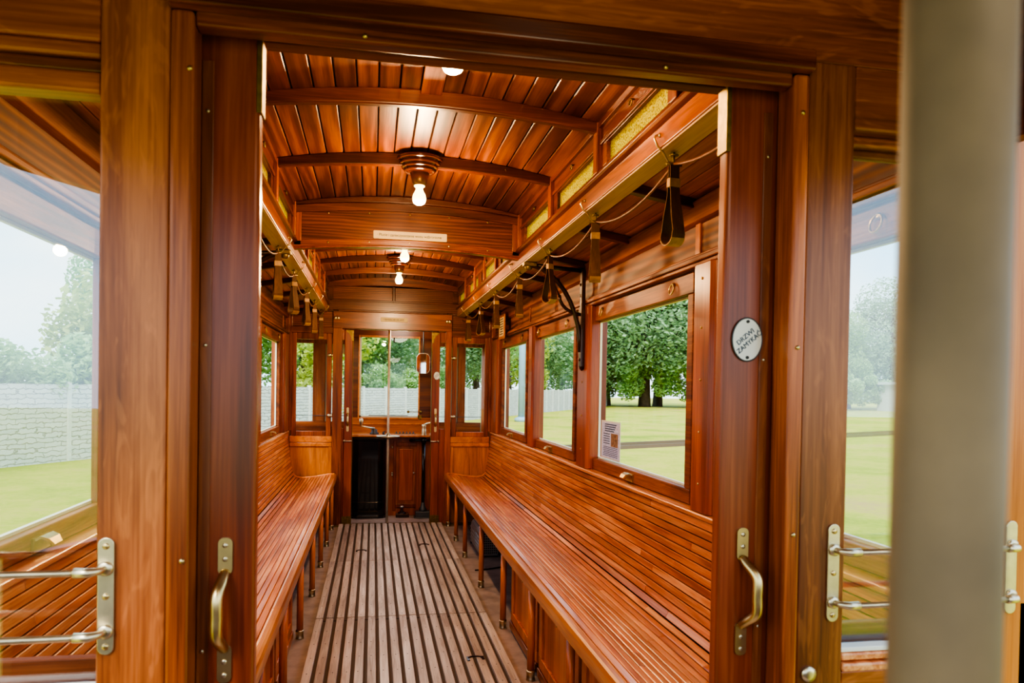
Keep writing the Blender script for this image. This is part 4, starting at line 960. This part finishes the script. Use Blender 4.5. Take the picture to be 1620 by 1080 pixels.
def make_tree(label, loc, size, mat, seed, nleaf=7000, ls=.35, trunk=True, sx=1.0, group='trees beyond the fence', nm='tree', cat='tree', trunkh=.35):
    t = thing(nm, label, cat, (loc[0], loc[1], ZG), group)
    rz = size*.5; rx = size*.38*sx
    c = crown('foliage', mat, rx, rx, rz, nleaf, ls, seed); c.parent = t; c.location = (0, 0, size*.5+size*.08)
    if trunk:
        mb = MB(); h = size*.75; r0 = size*.022; q = random.Random(seed)
        mb.tube([(0, 0, 0), (q.uniform(-.1, .1), 0, h*.3), (q.uniform(-.2, .2), .1, h*.6), (0, 0, h)], [r0*1.5, r0, r0*.75, r0*.3], 8)
        for k in range(5):
            a = q.uniform(0, 6.28); z = h*q.uniform(.35, .8); mb.tube([(0, 0, z), (math.cos(a)*size*.12, math.sin(a)*size*.12, z+size*.09), (math.cos(a)*size*.24, math.sin(a)*size*.24, z+size*.16)], [r0*.5, r0*.35, r0*.12], 6)
        tr_ = build('trunk', mb, 'bark'); tr_.parent = t
    return t
def place(src, xy, label, sc=1.0, rz=0.0):
    d = dup(src, (0, 0, 0), label); d.location = (xy[0], xy[1], ZG); d.scale = (sc, sc, sc); d.rotation_euler = (0, 0, rz); return d
bushG = make_tree('leafy green shrub spilling over the left fence, closest to the pale pole', fpt(24.0, .9), 3.05, 'leafA', 11, 6000, .20, False, 1.3, 'shrubs behind the fence', 'shrub', 'shrub')
place(bushG, fpt(21.3, .8), 'leafy green shrub spilling over the left fence, second from the pale pole', .95, 1.0)
place(bushG, fpt(18.6, 1.0), 'leafy green shrub spilling over the left fence at the picture edge', .93, 2.2)
place(bushG, fpt(26.8, 1.2), 'leafy green shrub behind the fence, hidden partly by the left door post', 1.1, 3.0)
place(bushG, fpt(30.5, 1.4), 'green shrub behind the fence seen through the left saloon windows', 1.3, 4.0)
bushY = make_tree('yellow-green shrub rising behind the leafy shrubs over the left fence', fpt(25.5, 4.2), 4.2, 'leafB', 21, 6000, .24, False, 1.5, 'yellowish shrubs behind the fence', 'shrub', 'shrub')
place(bushY, fpt(21.5, 4.5), 'yellow-green shrub behind the fence at the left picture edge', .95, 1.7)
place(bushY, fpt(30.5, 3.2), 'yellow-green shrub behind the fence seen through the left saloon windows', 1.25, .6)
place(bushY, fpt(40.5, 2.0), 'bright yellow-green shrub behind the fence at the left of the far windscreen', 1.15, 2.6)
tA = make_tree('tall green tree beyond the fence seen left in the far windscreen', fpt(45.0, 5.5), 11, 'leafA', 31, 24000, .28, True, 1.3)
tC = make_tree('tall dark green tree beyond the fence seen right in the far windscreen', fpt(50.5, 6.0), 12.5, 'leafC', 41, 24000, .30, True, 1.3)
place(tA, fpt(37.0, 7.5), 'green tree beyond the fence seen at the left edge of the windscreen', .85, 1.2)
place(bushG, fpt(46.5, 1.6), 'green shrub above the fence in the middle of the far windscreen', 1.05, .4)
place(bushG, fpt(50.5, 1.7), 'green shrub above the fence at the right of the far windscreen', 1.0, 2.0)
place(bushG, fpt(55, 1.7), 'green shrub above the fence behind the mirror', 1.1, 3.3)
spots = [(4, 88, 'C', 1.0, 'dark tree behind the mirror and right door')]
trees = [(5, 60, 'C', 1.0, 'dark tree behind the mirror and far right door'), (9, 66, 'A', 1.15, 'green tree seen through the right partition window'), (13.5, 74, 'B', .95, 'yellow-green tree in the farthest right window'),
    (18, 84, 'C', 1.35, 'dark tree at the right of the farthest right window'), (21.5, 94, 'A', 1.6, 'green tree at the left of the second right window'), (25, 98, 'C', 1.8, 'dark tree at the right of the second right window'),
    (28.3, 96, 'B', 1.3, 'yellow-green tree at the left of the large right window'), (31.5, 98, 'A', 2.0, 'green tree left of the visible trunk in the large right window'),
    (34.8, 92, 'C', 2.1, 'very tall dark tree with a visible trunk in the large right window'), (38.6, 97, 'A', 2.0, 'green tree at the right of the large right window'),
    (43, 92, 'C', 1.9, 'dark tree behind the right window post'), (48, 92, 'A', 1.7, 'green tree behind the near right door'), (55, 94, 'C', 1.4, 'dark tree behind the right oak post'),
    (62, 92, 'A', .95, 'lower green tree at the left edge of the right pane'), (68, 97, 'A', 1.2, 'rounded green tree in the right pane left of the shed'), (75, 97, 'C', 1.6, 'dark tree rising above the small shed'), (84, 98, 'A', 1.6, 'green tree behind the thick pole')]
tB = None
for i, (x, y, kd, sc, lab) in enumerate(trees):
    lab = 'large ' + lab
    if kd == 'B' and tB is None: tB = make_tree(lab, (x, y), 11, 'leafB', 51, 9000, .42, True, 1.15)
    else: place({'A': tA, 'B': tB, 'C': tC}[kd], (x, y), lab, sc, i*.9)
for i, (x, y, sc, lab) in enumerate([(32.6, 90, 2.3, 'at the end of the fence'), (30.5, 97, 2.2, 'left of the tall trunk'), (37.4, 89, 2.4, 'right of the tall trunk'), (41, 87, 2.4, 'under the trees at the right of the large right window'), (60, 86, 1.5, 'at the left edge of the right pane'), (65, 88, 1.5, 'left of the shed'), (46, 87, 1.5, 'under the nearest right window trees')]):
    place(bushG, (x, y), 'green shrub ' + lab, sc, i)
# shed
t = thing('shed', 'small pale flat-roofed shed seen through the pane right of the doorway', 'shed', (69, 86, ZG))
mb = MB(); mb.box(66.0, 73, 84.5, 88, ZG, 2.6); build('wall', mb, 'concrete', t)
mb = MB(); mb.box(65.6, 73.5, 84.0, 88.5, 2.6, 2.95); build('roof', mb, 'pale', t)
mb = MB(); mb.box(67.8, 70.2, 84.42, 84.5, ZG, 1.7); build('door', mb, 'bluepole', t)
# rails
for i, off in enumerate((0, 1.43)):
    mb = MB(); a = Vector((4, 23.3+off*.9)); b_ = Vector((40, 41.5+off*.9)); d = (b_-a).normalized(); n_ = Vector((-d.y, d.x))*.04
    mb.prismZ([(a+n_)[:], (b_+n_)[:], (b_-n_)[:], (a-n_)[:]], ZG, ZG+.13)
    build('rail', mb, 'railsteel', label='rusty tram rail in the grass, %s the tram' % ('closer to' if i == 0 else 'farther from'), cat='rail', group='tram rails in the grass')
mb = MB(); p = fpt(23.0, -.25); mb.tube([(p.x, p.y, ZG), (p.x, p.y, 1.95)], .05, 10); t = thing('fence_pole', 'slim pale pole standing against the left fence', 'pole', (p.x, p.y, ZG)); build('shaft', mb, 'pale', t)
mb = MB(); mb.lathe([(.05, 1.95), (.055, 1.97), (.03, 2.0)], (p.x, p.y, 0), 10); build('cap', mb, 'pale', t)
mb = MB(); mb.tube([(9.3, 47.0, ZG), (9.3, 47.0, 8)], .22, 12); t = thing('utility_pole', 'blue-grey painted pole seen in the farthest right window', 'pole', (9.3, 47, ZG)); build('shaft', mb, 'bluepole', t)
mb = MB(); mb.lathe([(.45, ZG), (.45, ZG+.2), (.25, ZG+.3)], (9.3, 47, 0), 12); build('base', mb, 'bluepole', t)
# overhead wires on the left
wires = [((-40, 12, 7.2), (12, 38, 7.8), 'overhead wire, upper of the level pair above the left fence'), ((-40, 12.5, 6.8), (12, 38.5, 7.4), 'overhead wire, lower of the level pair above the left fence'),
         ((-24, 14, 3.5), (-4.5, 14.5, 10.5), 'overhead wire slanting steeply, outermost'), ((-19, 14, 2.8), (-4.0, 14.5, 9.8), 'overhead wire slanting steeply, middle'), ((-18.2, 14, 2.8), (-3.6, 14.5, 9.6), 'overhead wire slanting steeply, innermost')]
for a, b_, lab in wires:
    mb = MB(); mb.tube([a, tuple((p+q)/2-(.25 if i == 2 else 0) for i, (p, q) in enumerate(zip(a, b_))), b_], .018, 5); build('overhead_wire', mb, 'iron2', label=lab, cat='wire', group='overhead tram wires')

# ------------------------------------------------------------------ world, light, camera
wd = bpy.data.worlds.new('sky'); SC.world = wd; wd.use_nodes = True; nt = wd.node_tree; nt.nodes.clear(); L = nt.links.new
out = nt.nodes.new('ShaderNodeOutputWorld'); bg = nt.nodes.new('ShaderNodeBackground'); tc = nt.nodes.new('ShaderNodeTexCoord')
sp = nt.nodes.new('ShaderNodeSeparateXYZ'); L(tc.outputs['Generated'], sp.inputs[0])
r1 = ramp(nt, [(0.0, (.62, .80, .95)), (.18, (.46, .71, .95)), (.6, (.30, .53, .88))], sp.outputs['Z'])
nz = nt.nodes.new('ShaderNodeTexNoise'); nz.inputs['Scale'].default_value = 2.2; nz.inputs['Detail'].default_value = 6; mpn = nt.nodes.new('ShaderNodeMapping'); mpn.inputs['Scale'].default_value = (1, 1, 2.5); L(tc.outputs['Generated'], mpn.inputs[0]); L(mpn.outputs[0], nz.inputs['Vector'])
mr = nt.nodes.new('ShaderNodeMapRange'); mr.inputs['From Min'].default_value = .42; mr.inputs['From Max'].default_value = .66; L(nz.outputs['Fac'], mr.inputs['Value'])
mx = nt.nodes.new('ShaderNodeMix'); mx.data_type = 'RGBA'; L(mr.outputs[0], mx.inputs[0]); L(r1, mx.inputs[6]); mx.inputs[7].default_value = (.95, .96, .97, 1)
L(mx.outputs[2], bg.inputs[0]); bg.inputs[1].default_value = 1.02; L(bg.outputs[0], out.inputs[0])

sd = bpy.data.lights.new('sun', 'SUN'); sd.energy = 1.4; sd.angle = .35; sd.color = (1, .96, .88)
so = bpy.data.objects.new('sun', sd); COL.objects.link(so); so.rotation_euler = (math.radians(48), 0, math.radians(-25))
# unseen fill lights added to brighten the two end platforms
for loc, e in (((0.25, .2, 1.9), 2.2), ((.1, 7.25, 1.9), 3.8)):
    ld = bpy.data.lights.new('platform_fill_light', 'POINT'); ld.energy = e; ld.color = (1, .86, .68); ld.shadow_soft_size = .12
    lo = bpy.data.objects.new('platform_fill_light', ld); COL.objects.link(lo); lo.location = loc

# camera solved from the photograph's vanishing points (frame 1620x1080)
yaw, pitch, roll, cy = 0.18613614681855858, -0.0158, 0.0175, 632.34
cyw, syw = math.cos(yaw), math.sin(yaw); cp, sn = math.cos(pitch), math.sin(pitch)
F = Vector((syw*cp, cyw*cp, sn)); Rt = Vector((cyw, -syw, 0)); U = Vector((-syw*sn, -cyw*sn, cp))
c_, s_ = math.cos(roll), math.sin(roll)
R2 = c_*Rt + s_*U; U2 = -s_*Rt + c_*U
cam = bpy.data.cameras.new('camera'); co = bpy.data.objects.new('camera', cam); COL.objects.link(co); SC.camera = co
co.matrix_world = Matrix(((R2.x, U2.x, -F.x, -.18), (R2.y, U2.y, -F.y, 0), (R2.z, U2.z, -F.z, 1.3), (0, 0, 0, 1)))
cam.sensor_fit = 'HORIZONTAL'; cam.sensor_width = 36; cam.lens = 1170/1620*36; cam.shift_x = 0; cam.shift_y = (cy-540)/1620
cam.clip_start = .02; cam.clip_end = 500
cam.dof.use_dof = True; cam.dof.focus_distance = 4.0; cam.dof.aperture_fstop = 26/3.6

SC.view_settings.view_transform = 'AgX'; SC.view_settings.look = 'AgX - High Contrast'; SC.view_settings.exposure = 1.38
SC.cycles.max_bounces = 10; SC.cycles.diffuse_bounces = 6; SC.cycles.glossy_bounces = 4; SC.cycles.transparent_max_bounces = 24
SC.cycles.sample_clamp_indirect = 6; SC.cycles.caustics_reflective = False; SC.cycles.caustics_refractive = False
SC.cycles.use_denoising = True
